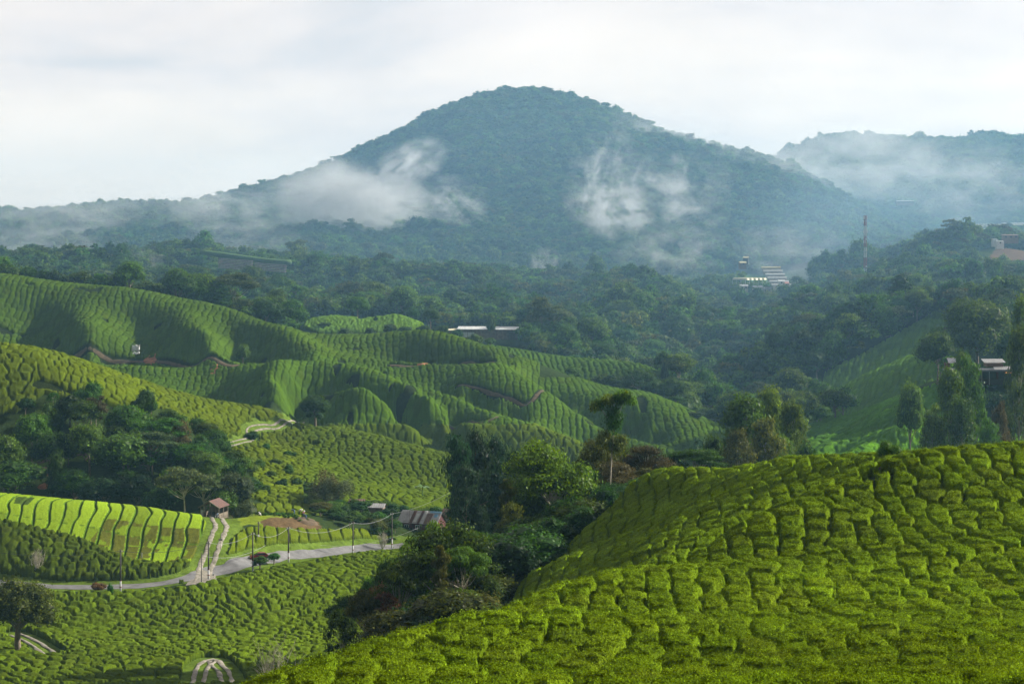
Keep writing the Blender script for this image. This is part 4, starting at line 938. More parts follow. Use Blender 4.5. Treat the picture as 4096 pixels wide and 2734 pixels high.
# ---------------------------------------------------------------- roads and tracks
def ribbon(name,P,w,off=0.,lift=.12,mat=None,ragged=0,seed=1):
    n=len(P); T_=np.gradient(P[:,:2],axis=0); T_/=np.linalg.norm(T_,axis=1,keepdims=True)+1e-9; Nn=np.stack([-T_[:,1],T_[:,0]],1)
    ww=w if not callable(w) else w(np.linspace(0,1,n))
    cols=[]
    for k,t in enumerate(np.linspace(-.5,.5,5)):
        o=off+ww*t; 
        if ragged and k in(0,4): o=o+(vnoise(np.arange(n)*.9,np.full(n,k*3.),seed)-.5)*ragged
        p=P[:,:2]+Nn*(np.asarray(o)*np.ones(n))[:,None]; z=height(p[:,0],p[:,1])+lift
        cols.append(np.stack([p[:,0],p[:,1],z],1))
    V=np.stack(cols,1); V[:,[0,4],2]-=.1
    V=V.reshape(-1,3); i=np.arange(n-1)[:,None]*5+np.arange(4)[None]; Q=np.stack([i,i+1,i+6,i+5],-1).reshape(-1,4)
    return link(name,np_mesh(name,V,Q,mats=(mat,)))
tag(ribbon('road',ROAD,lambda t:3.4+1.6*np.exp(-((t-.56)/.06)**2),0,.16,M_asphalt,.3),kind='structure')
def two_strips(P,sep,w,seed):
    tag(ribbon('track',P,w,-sep/2,.20,M_concrete,.35,seed),kind='structure'); tag(ribbon('track',P,w,sep/2,.20,M_concrete,.35,seed+5),kind='structure')
two_strips(TRACK,2.3,.95,2); two_strips(ROAD2,1.7,.6,3); two_strips(TR3,1.9,.75,4); two_strips(TR4,1.7,.8,5)
JUN=line_px([(806,2338),(815,2315),(828,2285)],380,440,1.0); tag(ribbon('track_mouth',JUN,lambda t:6.5-3*t,0,.18,M_concrete,.5,9),kind='structure')
for P,w in ((PATHB,1.3),(PATHC,1.0),(PATHD,.9),(PATHE,.9),(PATHF,1.4)): tag(ribbon('path',P,w,0,.1,M_path,.5),kind='structure')
def patch(name,x,y,lo,hi,rx,ry,mat,lift=.5,seed=1,kind='structure',vr=None):
    """an uneven slip of bare earth lying on the slope (rx, ry metres)"""
    c=W(x,y,lo,hi); n=26; V=[(c[0],c[1],float(height(c[0],c[1]))+lift)]; rings=4
    for r in range(1,rings+1):
        for k in range(n):
            th=k*6.2832/n; f=r/rings*(1+.55*(vnoise(np.array(math.cos(th)*1.6+5),np.array(math.sin(th)*1.6+5),seed)-.5)+.25*(h32(k,r,seed)-.5)*(r==rings))
            X=c[0]+math.cos(th)*rx*f; Y=c[1]+math.sin(th)*ry*f; V.append((X,Y,float(height(X,Y))+(lift if r<rings else -.2)+.1*h32(k,r,seed+3)))
    Q=[];T3=[(0,1+k,1+(k+1)%n) for k in range(n)]
    for r in range(rings-1):
        for k in range(n): a=1+r*n+k; b=1+r*n+(k+1)%n; Q.append((a,a+n,b+n,b))
    o=link(name,np_mesh(name,np.array(V),np.array(Q),np.array(T3),mats=(mat,))); tag(o,kind=kind); return o
for a in ((603,1436,655,700,2.6,4.0,2),(1690,1455,652,670,2.6,2.2,3),(160,1888,478,500,3.5,3.0,4),(175,1925,470,490,1.6,1.5,5),(862,1180,700,1200,7,8,6),(760,1115,850,1200,5,4,7),(548,1004,1000,1300,7,5,8),(855,1480,640,660,1.6,3,9),(1100,2485,350,390,8.5,1.6,10),(3500,1880,130,160,1.6,1.4,11),(1230,2085,440,475,2.6,3,12),(3560,1100,1000,1300,20,10,13),(2500,1450,780,880,16,10,16)):
    patch('bare_earth',*a[:6],M_soil if a[6] not in (10,11,12,16) else M_path,.35 if a[2]<800 else 1.2,a[6])
# ---------------------------------------------------------------- builders for man-made things
class MB:
    def __init__(s): s.v=[];s.q=[];s.t=[]
    def box(s,c,d,rz=0,taper=1):
        n=len(s.v); cx,cy_,cz=c; dx,dy,dz=[k/2 for k in d]; ca,sa=math.cos(rz),math.sin(rz)
        for z,tp in ((-dz,1),(dz,taper)):
            for a,b in ((-dx,-dy),(dx,-dy),(dx,dy),(-dx,dy)): a*=tp; b*=tp; s.v.append((cx+a*ca-b*sa,cy_+a*sa+b*ca,cz+z))
        s.q+=[(n,n+3,n+2,n+1),(n+4,n+5,n+6,n+7),(n,n+1,n+5,n+4),(n+1,n+2,n+6,n+5),(n+2,n+3,n+7,n+6),(n+3,n,n+4,n+7)]; return s
    def tube(s,P,R,sides=8):
        R=[R]*len(P) if not hasattr(R,'__len__') else R; V,Q=tubes([(P,R)],sides); n=len(s.v); s.v+=[tuple(v) for v in V]; s.q+=[tuple(q+n) for q in Q.tolist()] if False else [tuple(x+n for x in q) for q in Q.tolist()]
        k=len(P)-1
        for i in range(1,sides-1): s.t.append((n,n+i+1,n+i)); b=n+k*sides; s.t.append((b,b+i,b+i+1))
        return s
    def sheet(s,pts,th=.05):
        """a flat panel through 4 corner points, given a thickness"""
        p=[Vector(x) for x in pts]; nn=(p[1]-p[0]).cross(p[3]-p[0]).normalized()*th/2; n=len(s.v)
        s.v+=[tuple(x+nn) for x in p]+[tuple(x-nn) for x in p]; s.q+=[(n,n+1,n+2,n+3),(n+7,n+6,n+5,n+4)]+[(n+i,n+4+i,n+4+(i+1)%4,n+(i+1)%4) for i in range(4)]; return s
    def corrug(s,p00,p10,p01,p11,nw,amp,th=.03):
        """corrugated sheet between two edges; ribs run from edge p0* to edge p1*"""
        p00,p10,p01,p11=[np.array(x,float) for x in (p00,p10,p01,p11)]; nn=np.cross(p01-p00,p10-p00); nn/=np.linalg.norm(nn)+1e-9
        if nn[2]<0: nn=-nn
        n=len(s.v); m=nw*2+1
        for i in range(m):
            t=i/(m-1); o=nn*amp*(1 if i%2 else -1)
            for a,b in ((p00,p01),(p10,p11)): s.v.append(tuple(a+(b-a)*t+o))
        for i in range(m-1): k=n+2*i; s.q.append((k,k+2,k+3,k+1))
        return s
    def make(s,name,mat,parent=None,smooth=False):
        return link(name,np_mesh(name,np.array(s.v),np.array(s.q) if s.q else None,np.array(s.t) if s.t else None,mats=(mat,),smooth=smooth),parent)
pm=plain_mat
M_wood=pm('weathered_wood',(.16,.13,.10),.9,4,.35); M_polew=pm('pole_wood',(.085,.075,.07),.9,3,.3); M_paint=pm('white_paint',(.42,.44,.46),.6,3,.15); M_redp=pm('red_paint',(.22,.04,.045),.5,3,.2)
M_rust=pm('rusty_roof',(.16,.075,.06),.75,1.5,.3,(.10,.06,.055)); M_zinc=pm('zinc_roof',(.42,.43,.45),.5,.6,.2,(.26,.25,.26)); M_plast=pm('plastic_sheet',(.52,.54,.54),.45,.3,.12); M_plasty=pm('yellowed_plastic',(.50,.47,.30),.5,.3,.15)
M_redwall=pm('red_wall',(.075,.014,.016),.85,1,.3); M_dark=pm('dark_inside',(.025,.03,.03),.9,2,.3); M_glass=pm('dark_glass',(.03,.045,.055),.08,1,.2); M_steel=pm('galvanised_steel',(.45,.46,.47),.4,4,.15,metal=.4)
M_black=pm('black_rubber',(.02,.02,.02),.7,4,.3); M_carred=pm('car_paint',(.20,.015,.03),.25,1,.1); M_white=pm('white_cloth',(.75,.75,.75),.8,5,.1); M_pink=pm('pink_cloth',(.62,.25,.30),.85,5,.15); M_blue=pm('blue_cloth',(.06,.11,.22),.85,5,.2); M_skin=pm('skin',(.22,.12,.07),.6,5,.1); M_hair=pm('hair',(.015,.012,.01),.7,5,.1)
M_cable=pm('cable',(.33,.35,.36),.5,2,.2); M_cabled=pm('dark_cable',(.05,.055,.055),.6,2,.2); M_glow=pm('warm_strip_light',(.8,.35,.1),.5,1,.1,emit=(1,.42,.12,1.1)); M_pw=pm('planted_row',(.05,.12,.02),.8,2,.4); M_brick=pm('brown_wall',(.20,.13,.10),.9,1,.3); M_grayroof=pm('grey_roof',(.13,.14,.17),.7,.6,.25); M_signred=pm('sign_red',(.45,.10,.14),.7,5,.1); M_cream=pm('cream_wall',(.36,.34,.30),.8,.6,.12); M_orange=pm('orange_wall',(.18,.12,.08),.8,1,.2)
# --- poles
def pole(x,yb,D,yt,label,r=.13,painted=True,bracket=True):
    X=(x-2048)/F*D; Z=float(height(X,D)); h=-(yt-YH)/F*D-Z
    o=empty('power_pole',(X,D,Z)); tag(o,label,'power pole','power poles along the road')
    hp=h*.27 if painted else 0
    MB().tube([(0,0,hp-(.6 if not painted else 0)),(0,0,h)],[r,r*.75]).make('post',M_polew,o,True)
    if painted:
        MB().tube([(0,0,-.6),(0,0,hp)],[r*1.12,r*1.06]).make('painted_base',M_paint,o,True)
        MB().tube([(0,0,hp*.42),(0,0,hp*.52)],[r*1.2]*2).make('band',M_redp,o,True); MB().tube([(0,0,hp*.97),(0,0,hp*1.02)],[r*1.2]*2).make('band',M_redp,o,True)
    if bracket: 
        b=MB().box((0,0,h-.45),(.7,.09,.09)); b.make('cross_arm',M_steel,o)
        MB().tube([(-.28,0,h-.4),(-.28,0,h-.2)],.05).make('insulator',M_white,o,True); MB().tube([(.28,0,h-.4),(.28,0,h-.2)],.05).make('insulator',M_white,o,True)
    return np.array([X,D,Z+h-.3])
tops={}
for nm,x,yb,D,yt,lb,r in (('a',482,2355,389,2196,'leftmost power pole, standing alone on the road edge',.17),('c',834,2320,398,2163,'power pole at the mouth of the concrete track',.17),('d',1011,2267,408,2126,'power pole on the road edge left of the red car',.16),('e',1034,2225,430,2084,'power pole behind the road edge, just right of another pole',.15),('f',1154,2240,424,2104,'power pole right of the two small roadside trees',.16),('g',1412,2218,441,2084,'power pole in front of the garden shrubs, middle of the right road stretch',.15),('h',1568,2180,455,2048,'rightmost power pole, last before the gully wood',.15)):
    tops[nm]=pole(x,yb,D,yt,lb,r)
tops['b']=pole(806,2322,394,2208,'thin unpainted pole left of the pole at the track mouth',.09,False,False)
tops['i']=pole(1112,2215,436,2140,'thin short stay pole right of the double white board',.07,False,False)
tops['j']=pole(1638,2100,470,2038,'thin pole standing before the corrugated roof',.07,False,False)
tops['k']=pole(88,2300,412,2226,'thin grey leaning pole above the left road',.07,False,False)
def wire(a,b,sag,r,mat,label):
    P=[a+(b-a)*t-np.array([0,0,4*sag*t*(1-t)]) for t in np.linspace(0,1,25)]
    o=MB().tube([p-P[0] for p in P],r,5).make('overhead_cable',mat,None,True); o.location=P[0]; tag(o,label,'cable','overhead cables along the road')
wire(tops['c'],tops['d'],1.0,.026,M_cable,'pale sagging cable between the track mouth pole and the next pole right')
wire(tops['d'],tops['f'],1.3,.03,M_cable,'thick pale cable sagging over the red car')
wire(tops['f'],tops['g'],1.6,.03,M_cable,'long thick cable sagging in front of the bamboo clump')
wire(tops['g'],tops['h'],1.0,.028,M_cable,'cable between the last two power poles')
wire(tops['h'],tops['h']+np.array([14,8,4.5]),.8,.035,M_cable,'cable running from the last pole towards the corrugated roof')
wire(tops['a'],tops['c'],1.0,.03,M_cabled,'dark cable crossing in front of the bright field')
wire(tops['a']+np.array([-30,6,-.5]),tops['a'],1.2,.03,M_cabled,'dark cable leaving the leftmost pole to the left')
wire(tops['b']+np.array([0,0,-.3]),tops['i'],2.0,.03,M_cable,'low pale cable rising from the thin pole to the stay pole')
wire(tops['i'],tops['h']+np.array([6,0,-3.2]),3.0,.025,M_cable,'lowest thin cable hanging behind the right poles')
g0=tops['i']+np.array([.3,0,-1.2]); gx=(1148-2048)/F*430; wire(g0,np.array([gx,430,float(height(gx,430))]),0,.035,M_cable,'slanting pale stay wire beside the stay pole')
# --- shed, motorbike, signs
def place(name,x,D,label,cat,rz=0,dz=0,group=None):
    X=(x-2048)/F*D; o=empty(name,(X,D,float(height(X,D))+dz),rz); tag(o,label,cat,group); return o
sh=place('shed',857,446,'small open wooden shed with rusty gable roof at the bend of the track','shed',math.radians(-14),.15)
w2,l2,he,ap=2.15,2.6,2.9,4.2
for sx in(-1,1):
    for sy in(-1,0,1): MB().box((sx*w2,sy*l2,he/2-.3),(.16,.16,he+.6)).make('post',M_wood,sh)
MB().corrug((-w2-.45,-l2-.5,he-.25),(0,-l2-.5,ap),(-w2-.45,l2+.4,he-.25),(0,l2+.4,ap),14,.03).make('roof',M_rust,sh); MB().corrug((w2+.45,-l2-.5,he-.25),(0,-l2-.5,ap),(w2+.45,l2+.4,he-.25),(0,l2+.4,ap),14,.03).make('roof',M_rust,sh)
MB().sheet([(-w2-.45,-l2-.53,he-.22),(0,-l2-.53,ap+.04),(0,-l2-.53,ap-.16),(-w2-.45,-l2-.53,he-.42)],.05).make('fascia',M_wood,sh); MB().sheet([(w2+.45,-l2-.53,he-.22),(0,-l2-.53,ap+.04),(0,-l2-.53,ap-.16),(w2+.45,-l2-.53,he-.42)],.05).make('fascia',M_cream,sh)
b=MB(); b.box((0,-l2,he),(w2*2,.1,.14)); b.box((0,-l2,2.2),(w2*2,.06,.1)); b.box((0,-l2,(ap+he)/2-.1),(.1,.08,ap-he)); b.box((.5,-l2,1.2),(.09,.08,2.4)); b.box((-.9,-l2,1.5),(.06,.06,2.9)); b.box((0,-l2,.95),(w2*2,.05,.06)); b.box((1.4,-l2,1.5),(.06,.06,2.9)); b.make('front_frame',M_wood,sh)
MB().box((0,l2,1.2),(w2*2,.06,2.0)).make('wall',M_wood,sh); MB().box((-w2,0,.6),(.06,l2*2,1.4)).make('wall',M_wood,sh); MB().box((w2,0,.6),(.06,l2*2,1.4)).make('wall',M_wood,sh); MB().box((-w2+.35,-l2-.07,1.1),(.55,.05,1.9)).make('board',M_paint,sh); MB().box((1.0,-l2+.1,.95),(1.3,.04,1.6)).make('door',M_dark,sh)
b=MB(); 
for i in range(9): b.box((w2+.4+i*.33,-l2+.6,.55),(.05,.05,1.1))
b.box((w2+1.7,-l2+.6,.85),(2.7,.04,.05)); b.box((w2+1.7,-l2+.6,.45),(2.7,.04,.05)); fn=b.make('picket_fence',M_wood); fn.location=sh.location; fn.rotation_euler=sh.rotation_euler; tag(fn,'short grey picket fence at the right of the open shed','fence')
mb=place('motorcycle',867,440,'dark parked motorcycle in front of the open shed','motorcycle',math.radians(70),.15)
for sx in(-.62,.62):
    th=np.linspace(0,2*math.pi,17); wv=MB().tube([(sx+.27*math.cos(t),0,.3+.27*math.sin(t)) for t in th],.05,6).make('wheel',M_black,mb,True); MB().tube([(sx,-.05,.3),(sx,.05,.3)],.09,8).make('hub',M_steel,wv,True)
b=MB(); b.tube([(-.62,0,.3),(-.2,0,.5),(.3,0,.55),(.5,0,.85),(.62,0,.3)],[.05,.09,.09,.05,.04],6); b.box((0,0,.42),(.4,.24,.3)); b.make('frame',M_black,mb); b=MB(); b.box((-.3,0,.78),(.75,.26,.1),0,.85); b.make('seat',M_black,mb); MB().box((.22,0,.8),(.42,.3,.22),0,.7).make('fuel_tank',M_blue,mb); MB().tube([(.48,-.36,1.02),(.5,0,.98),(.48,.36,1.02)],.025,6).make('handlebar',M_steel,mb,True); MB().tube([(.6,0,.85),(.68,0,.85)],[.1,.09],8).make('headlight',M_white,mb,True); MB().box((-.66,0,.62),(.36,.16,.05)).make('mudguard',M_black,mb)
sg=place('sign_board',881,417,'small white board with reddish letters on a thin post beside the track','sign'); MB().tube([(0,0,-.3),(0,0,1.9)],.035,6).make('post',M_black,sg); MB().box((.05,-.05,2.2),(.86,.03,.42)).make('panel',M_paint,sg)
b=MB()
for i,(px_,kind_) in enumerate(((-.30,0),(-.08,1),(.20,2))):
    if kind_==0: b.box((px_+.03,-.075,2.22),(.05,.01,.24),.0); b.box((px_-.04,-.075,2.30),(.10,.01,.06))
    elif kind_==1: b.box((px_,-.075,2.29),(.13,.01,.04)); b.box((px_-.05,-.075,2.21),(.04,.01,.2)); b.box((px_,-.075,2.21),(.13,.01,.04)); b.box((px_,-.075,2.13),(.13,.01,.04)); b.box((px_+.05,-.075,2.21),(.04,.01,.2))
    else: b.box((px_,-.075,2.30),(.18,.01,.04)); b.box((px_,-.075,2.12),(.18,.01,.04)); b.box((px_-.08,-.075,2.21),(.04,.01,.2)); b.box((px_+.08,-.075,2.21),(.04,.01,.2))
b.make('lettering',M_signred,sg)
sb=place('notice_board',1017,449,'two white panels side by side standing in the weeds beside a power pole','sign')
for dx in(-.37,.37): MB().tube([(dx,0,-.3),(dx,0,1.3)],.03,6).make('post',M_black,sb); MB().box((dx*.86,-.04,1.35),(.56,.03,.82)).make('panel',M_paint,sb)
s3=place('marker_sign',853,402,'tiny white sign low in the grass at the junction','sign'); MB().tube([(0,0,-.2),(0,0,.6)],.02,6).make('post',M_black,s3); MB().box((0,-.03,.75),(.3,.02,.3)).make('panel',M_paint,s3)
s4=place('marker_post',567,409,'single white marker post among the bushes under the bright field','marker post',0,.9); MB().box((0,0,.1),(.22,.1,.9),0,.85).make('post',M_paint,s4); MB().box((0,0,.6),(.24,.12,.1)).make('cap',M_paint,s4)
# --- car on the road
def car(loc,rz,paint,label):
    c=empty('car',loc,rz); tag(c,label,'car')
    prof=[(-2.0,.35),(-2.05,.8),(-1.95,.98),(-1.0,1.05),(-.55,1.08),(.9,1.05),(1.75,.92),(2.02,.72),(2.05,.35)]
    def extr(pr,w,wt,name,mat):
        V=[];Q=[];n=len(pr)
        for sy,f in((-1,w),(1,w)):
            for x,z in pr: ww=w if z<.9 else wt; V.append((x,sy*ww,z))
        for i in range(n-1): Q.append((i,i+1,n+i+1,n+i))
        Q.append((n-1,0,n,2*n-1)); o=link(name,np_mesh(name,np.array(V),np.array(Q),np.array([(0,i+1,i) for i in range(1,n-1)]+[(n,n+i,n+i+1) for i in range(1,n-1)]),mats=(mat,),smooth=False),c); return o
    extr(prof,.84,.80,'body',paint); cab=[(-1.7,1.0),(-1.35,1.42),(-1.0,1.5),(.25,1.5),(1.05,1.03)]; extr([(x,z) for x,z in cab],.70,.66,'cabin',paint)
    MB().sheet([(1.09,-.6,1.05),(1.09,.6,1.05),(.34,.55,1.46),(.34,-.55,1.46)],.03).make('windscreen',M_glass,c); MB().sheet([(-1.74,-.6,1.05),(-1.74,.6,1.05),(-1.40,.55,1.40),(-1.40,-.55,1.40)],.03).make('rear_window',M_glass,c)
    for sy in(-1,1): MB().sheet([(-1.35,sy*.675,1.08),(.75,sy*.675,1.08),(.2,sy*.675,1.43),(-1.1,sy*.675,1.43)],.03).make('side_window',M_glass,c); MB().box((2.03,sy*.58,.72),(.08,.34,.16)).make('headlight',M_white,c); MB().box((-2.04,sy*.6,.8),(.06,.28,.18)).make('tail_light',M_redp,c)
    for sx in(-1.3,1.3):
        for sy in(-.8,.8): wv=MB().tube([(sx,sy-.1,.31),(sx,sy+.1,.31)],.31,14).make('wheel',M_black,c); MB().tube([(sx,sy-.11,.31),(sx,sy+.11,.31)],.17,10).make('rim',M_steel,wv)
    MB().box((2.06,0,.45),(.06,1.2,.2)).make('bumper',M_black,c); return c
cp=W(1036,2240,395,440); car((cp[0],cp[1],float(height(cp[0],cp[1]))+.18),math.radians(198),M_carred,'dark red car on the road half hidden by a small round tree')
# --- workers
def person(x,D,rz,top_mat,hat_mat,label,crouch=False):
    X=(x-2048)/F*D; o=empty('person',(X,D,float(height(X,D))+.05),rz); tag(o,label,'person','tea workers in the young plot')
    if crouch: J=dict(pel=(0,0,.36),sp=(.16,0,.62),ch=(.30,0,.82),nk=(.40,0,.93),hd=(.50,0,1.02),k=(.42,.14,.44),an=(.12,.15,.08),toe=(.30,.16,.04),sh=(.30,.17,.84),el=(.50,.22,.60),ha=(.74,.16,.42))
    else: J=dict(pel=(-.05,0,.88),sp=(.18,0,1.04),ch=(.40,0,1.10),nk=(.55,0,1.10),hd=(.66,0,1.07),k=(.04,.12,.47),an=(-.04,.14,.08),toe=(.15,.15,.04),sh=(.42,.18,1.10),el=(.52,.24,.80),ha=(.74,.18,.58))
    vs=[];es=[];rr=[]
    def add(p,r): vs.append(p); rr.append(r); return len(vs)-1
    a=add(J['pel'],.15); b=add(J['sp'],.14); c=add(J['ch'],.16); d=add(J['nk'],.06); e=add(J['hd'],.10); h2=add(tuple(np.array(J['hd'])+(.04,0,.06)),.09); es+=[(a,b),(b,c),(c,d),(d,e),(e,h2)]
    for sy in(1,-1):
        f=lambda k:(J[k][0],J[k][1]*sy,J[k][2])
        k1=add(f('k'),.075); k2=add(f('an'),.05); k3=add(f('toe'),.045); es+=[(a,k1),(k1,k2),(k2,k3)]
        s1=add(f('sh'),.075); s2=add(f('el'),.05); s3_=add(f('ha'),.035); es+=[(c,s1),(s1,s2),(s2,s3_)]
        hb=np.array(f('ha'))
        for q in range(5): ang=(q-2)*.35; fp=hb+np.array([.06*math.cos(ang)+.01,.06*math.sin(ang),-.045]); q1=add(tuple(fp),.009); es.append((s3_,q1))
    me=bpy.data.meshes.new('body'); me.from_pydata(vs,es,[]); me.update(); body=link('body',me,o); me.materials.append(M_skin)
    md=body.modifiers.new('skin','SKIN'); md.use_smooth_shade=True
    for i,r in enumerate(rr): me.skin_vertices[0].data[i].radius=(r,r)
    me.skin_vertices[0].data[0].use_root=True; body.modifiers.new('sub','SUBSURF').levels=1
    def shell(name,keys,rad,mat):
        P=[J[k] if not isinstance(k,tuple) else k for k in keys]; return MB().tube(P,rad,10).make(name,mat,o,True)
    shell('shirt',['pel','sp','ch','nk'],[.175,.17,.19,.09],top_mat)
    for sy in(1,-1): 
        MB().tube([(J['sh'][0],J['sh'][1]*sy,J['sh'][2]),(J['el'][0],J['el'][1]*sy,J['el'][2])],[.095,.065],8).make('sleeve',top_mat,o,True)
        MB().tube([J['pel'],(J['k'][0],J['k'][1]*sy,J['k'][2]),(J['an'][0],J['an'][1]*sy,J['an'][2])],[.14,.095,.07],8).make('trouser_leg',M_hair if top_mat!=M_blue else M_blue,o,True)
    hd=np.array(J['hd']); MB().tube([tuple(hd+(.0,0,.02)),tuple(hd+(.02,0,.07)),tuple(hd+(.05,0,.19))],[.24,.15,.05],12).make('hat',hat_mat,o,True)
person(1177,457,math.radians(150),M_blue,M_blue,'person in dark blue bending over the young plants, left of the pair')
person(1197,459,math.radians(20),M_white,M_white,'person in white shirt and white headcover bending over the plants')
person(1209,457,math.radians(-20),M_pink,M_white,'person in pink crouching right next to the one in white',True)
person(1224,452,math.radians(160),M_blue,M_blue,'person with blue grey headcover stooping on the bare soil by the bamboo')
person(1044,456,math.radians(200),M_white,M_white,'person with pale hat crouching beside the double white board',True)
# young plants of the plot
for k in range(70):
    u=1050+rng.random()*190; D=449+rng.random()*12; X=(u-2048)/F*D
    plant('bush',X,D,float(height(X,D)),.5+.3*rng.random(),.7+.3*rng.random(),'fresh','lo','young tea plant in the freshly planted plot beside the workers','young tea plants in the workers plot','young plant')
# flower clump, roadside shrubs
tree('bush',390,2325,392,60,'red','mid','low clump of orange red leaves at the left road edge'); tree('bush',440,2322,386,26,'fresh','mid','small fresh green shrub on the road edge left of the first power pole')
# --- houses
def gable(name,x,D,L,Wd,he,ap,rz,wall,roof,label,dz=0,cat='house',wins=0,patches=(),door=False,over=.5):
    o=place(name,x,D,label,cat,rz,dz); V=[(-L/2,-Wd/2,-1.5),(L/2,-Wd/2,-1.5),(L/2,Wd/2,-1.5),(-L/2,Wd/2,-1.5),(-L/2,-Wd/2,he),(L/2,-Wd/2,he),(L/2,Wd/2,he),(-L/2,Wd/2,he),(-L/2,0,ap-.06),(L/2,0,ap-.06)]
    link('wall',np_mesh('wall',np.array(V),np.array([(0,1,5,4),(2,3,7,6),(1,2,6,5),(3,0,4,7)]),np.array([(5,6,9),(7,4,8)]),mats=(wall,),smooth=False),o)
    sl_=(ap-he)/(Wd/2)
    for s in(-1,1): MB().corrug((-L/2-over,s*(Wd/2+over),he-over*sl_),(-L/2-over,0,ap),(L/2+over,s*(Wd/2+over),he-over*sl_),(L/2+over,0,ap),int(L*2.5),.03).make('roof',roof,o)
    for (t0,t1,a0,a1,mt) in patches:
        p=lambda t,a:(-L/2-over+(L+2*over)*t,-(Wd/2+over)*(1-a),he-over*sl_+(ap-he+over*sl_)*a+.07); MB().corrug(p(t0,a0),p(t0,a1),p(t1,a0),p(t1,a1),6,.03).make('roof_sheet',mt,o)
    for i in range(wins):
        xx=-L/2+L*(i+.7)/(wins+.4); wf=MB(); zc=he*.55
        for ox,oz,sx_,sz in((0,.5,1.1,.08),(0,-.5,1.1,.08),(-.5,0,.08,1.08),(.5,0,.08,1.08),(0,0,.05,1.0)): wf.box((xx+ox,-Wd/2-.05,zc+oz),(sx_,.08,sz))
        f=wf.make('window',M_white,o); MB().box((xx,-Wd/2-.02,zc),(1.0,.05,1.0)).make('pane',M_glass,f)
    if door: MB().box((L*.1,-Wd/2-.04,.9),(.9,.06,2.0)).make('door',M_wood,o)
    return o
M_br=pm('brown_sheet',(.16,.10,.08),.7,1,.25); M_bl=pm('blue_sheet',(.14,.30,.45),.6,1,.2)
gable('house',1690,473,9.6,5.4,3.0,5.2,math.radians(-24),M_redwall,M_zinc,'red walled house with patched grey and rust corrugated roof at the gully',-.9,wins=3,patches=((.30,.38,.0,1,M_rust),(.40,.47,.1,.75,M_plast),(.50,.56,0,1,M_rust),(.58,.64,.3,1,M_plast),(.70,.98,.86,1,M_bl),(.66,.80,0,.8,M_br),(.84,.93,.55,.8,M_bl)))
gable('house',1838,487,7.5,4.5,2.7,4.3,math.radians(-18),M_redwall,M_br,'smaller red walled house with brown roof behind the gully trees',-.6,wins=3)
gable('hut',1508,478,3.4,2.6,1.7,2.3,math.radians(-10),M_brick,M_zinc,'tiny hut with rusty flat roof between the bamboo and the house',.8,'hut'); gable('hut',1428,484,3.0,2.2,1.6,2.1,0,M_dark,M_br,'tiny dark roofed hut directly behind the bamboo clump',1.0,'hut')
# laundry, white tarpaulins
tp=W(548,1420,650,690)
def cloth(name,x,y,lo,hi,w,h,mat,label,seed,tilt=.6):
    c=W(x,y,lo,hi); n=9; V=[];Q=[]
    for i in range(n):
        for j in range(n):
            a=(i/(n-1)-.5)*w*(1+.3*(h32(i,2,seed)-.5)); b=(j/(n-1)-.5)*h*(1+.35*(h32(j,5,seed)-.5)); V.append((a,b*math.cos(tilt),b*math.sin(tilt)+.25*math.sin(i*1.3+seed)*math.cos(j*.9)))
            if i and j: k=i*n+j; Q.append((k,k-1,k-n-1,k-n))
    o=link(name,np_mesh(name,np.array(V),np.array(Q),mats=(mat,))); so_=o.modifiers.new('thick','SOLIDIFY'); so_.thickness=.05; o.location=(c[0],c[1]-1.0,c[2]+1.6); return o
tag(cloth('tarpaulin',546,1410,650,700,2.4,1.9,M_plast,'x',3,1.1),'upper white tarpaulin at the foot of the far left tea hill','tarpaulin'); tag(cloth('tarpaulin',546,1430,650,700,2.4,.9,M_plast,'x',5,.8),'lower small white tarpaulin beside the reddish soil slip','tarpaulin')
# --- long white greenhouse
gh=place('greenhouse',1915,835,'long low greenhouse with white roof behind the far tea hills','greenhouse',math.radians(-6),2.2)
MB().corrug((-9,-3,3.6),(-9,3,4.6),(21,-3,3.6),(21,3,4.6),50,.05).make('roof',M_plast,gh); MB().corrug((-16,-3,3.0),(-16,3,3.5),(-9.2,-3,3.2),(-9.2,3,3.7),12,.05).make('roof',M_plasty,gh)
for i in range(20): MB().box((-16+i*1.95,-3,1.2),(.14,.14,4.2)).make('post',M_wood,gh)
MB().sheet([(-16,3,-1),(21,3,-1),(21,3,3.6),(-16,3,3.6)],.05).make('back_wall',M_brick,gh); MB().sheet([(-7,-2.9,.2),(-1.5,-2.9,.2),(-1.5,-2.9,2.4),(-7,-2.9,2.4)],.05).make('side_sheet',M_plast,gh); MB().sheet([(-1,-2.9,-.5),(12,-2.9,-.5),(12,-2.9,3.0),(-1,-2.9,3.0)],.05).make('side_sheet',M_brick,gh)
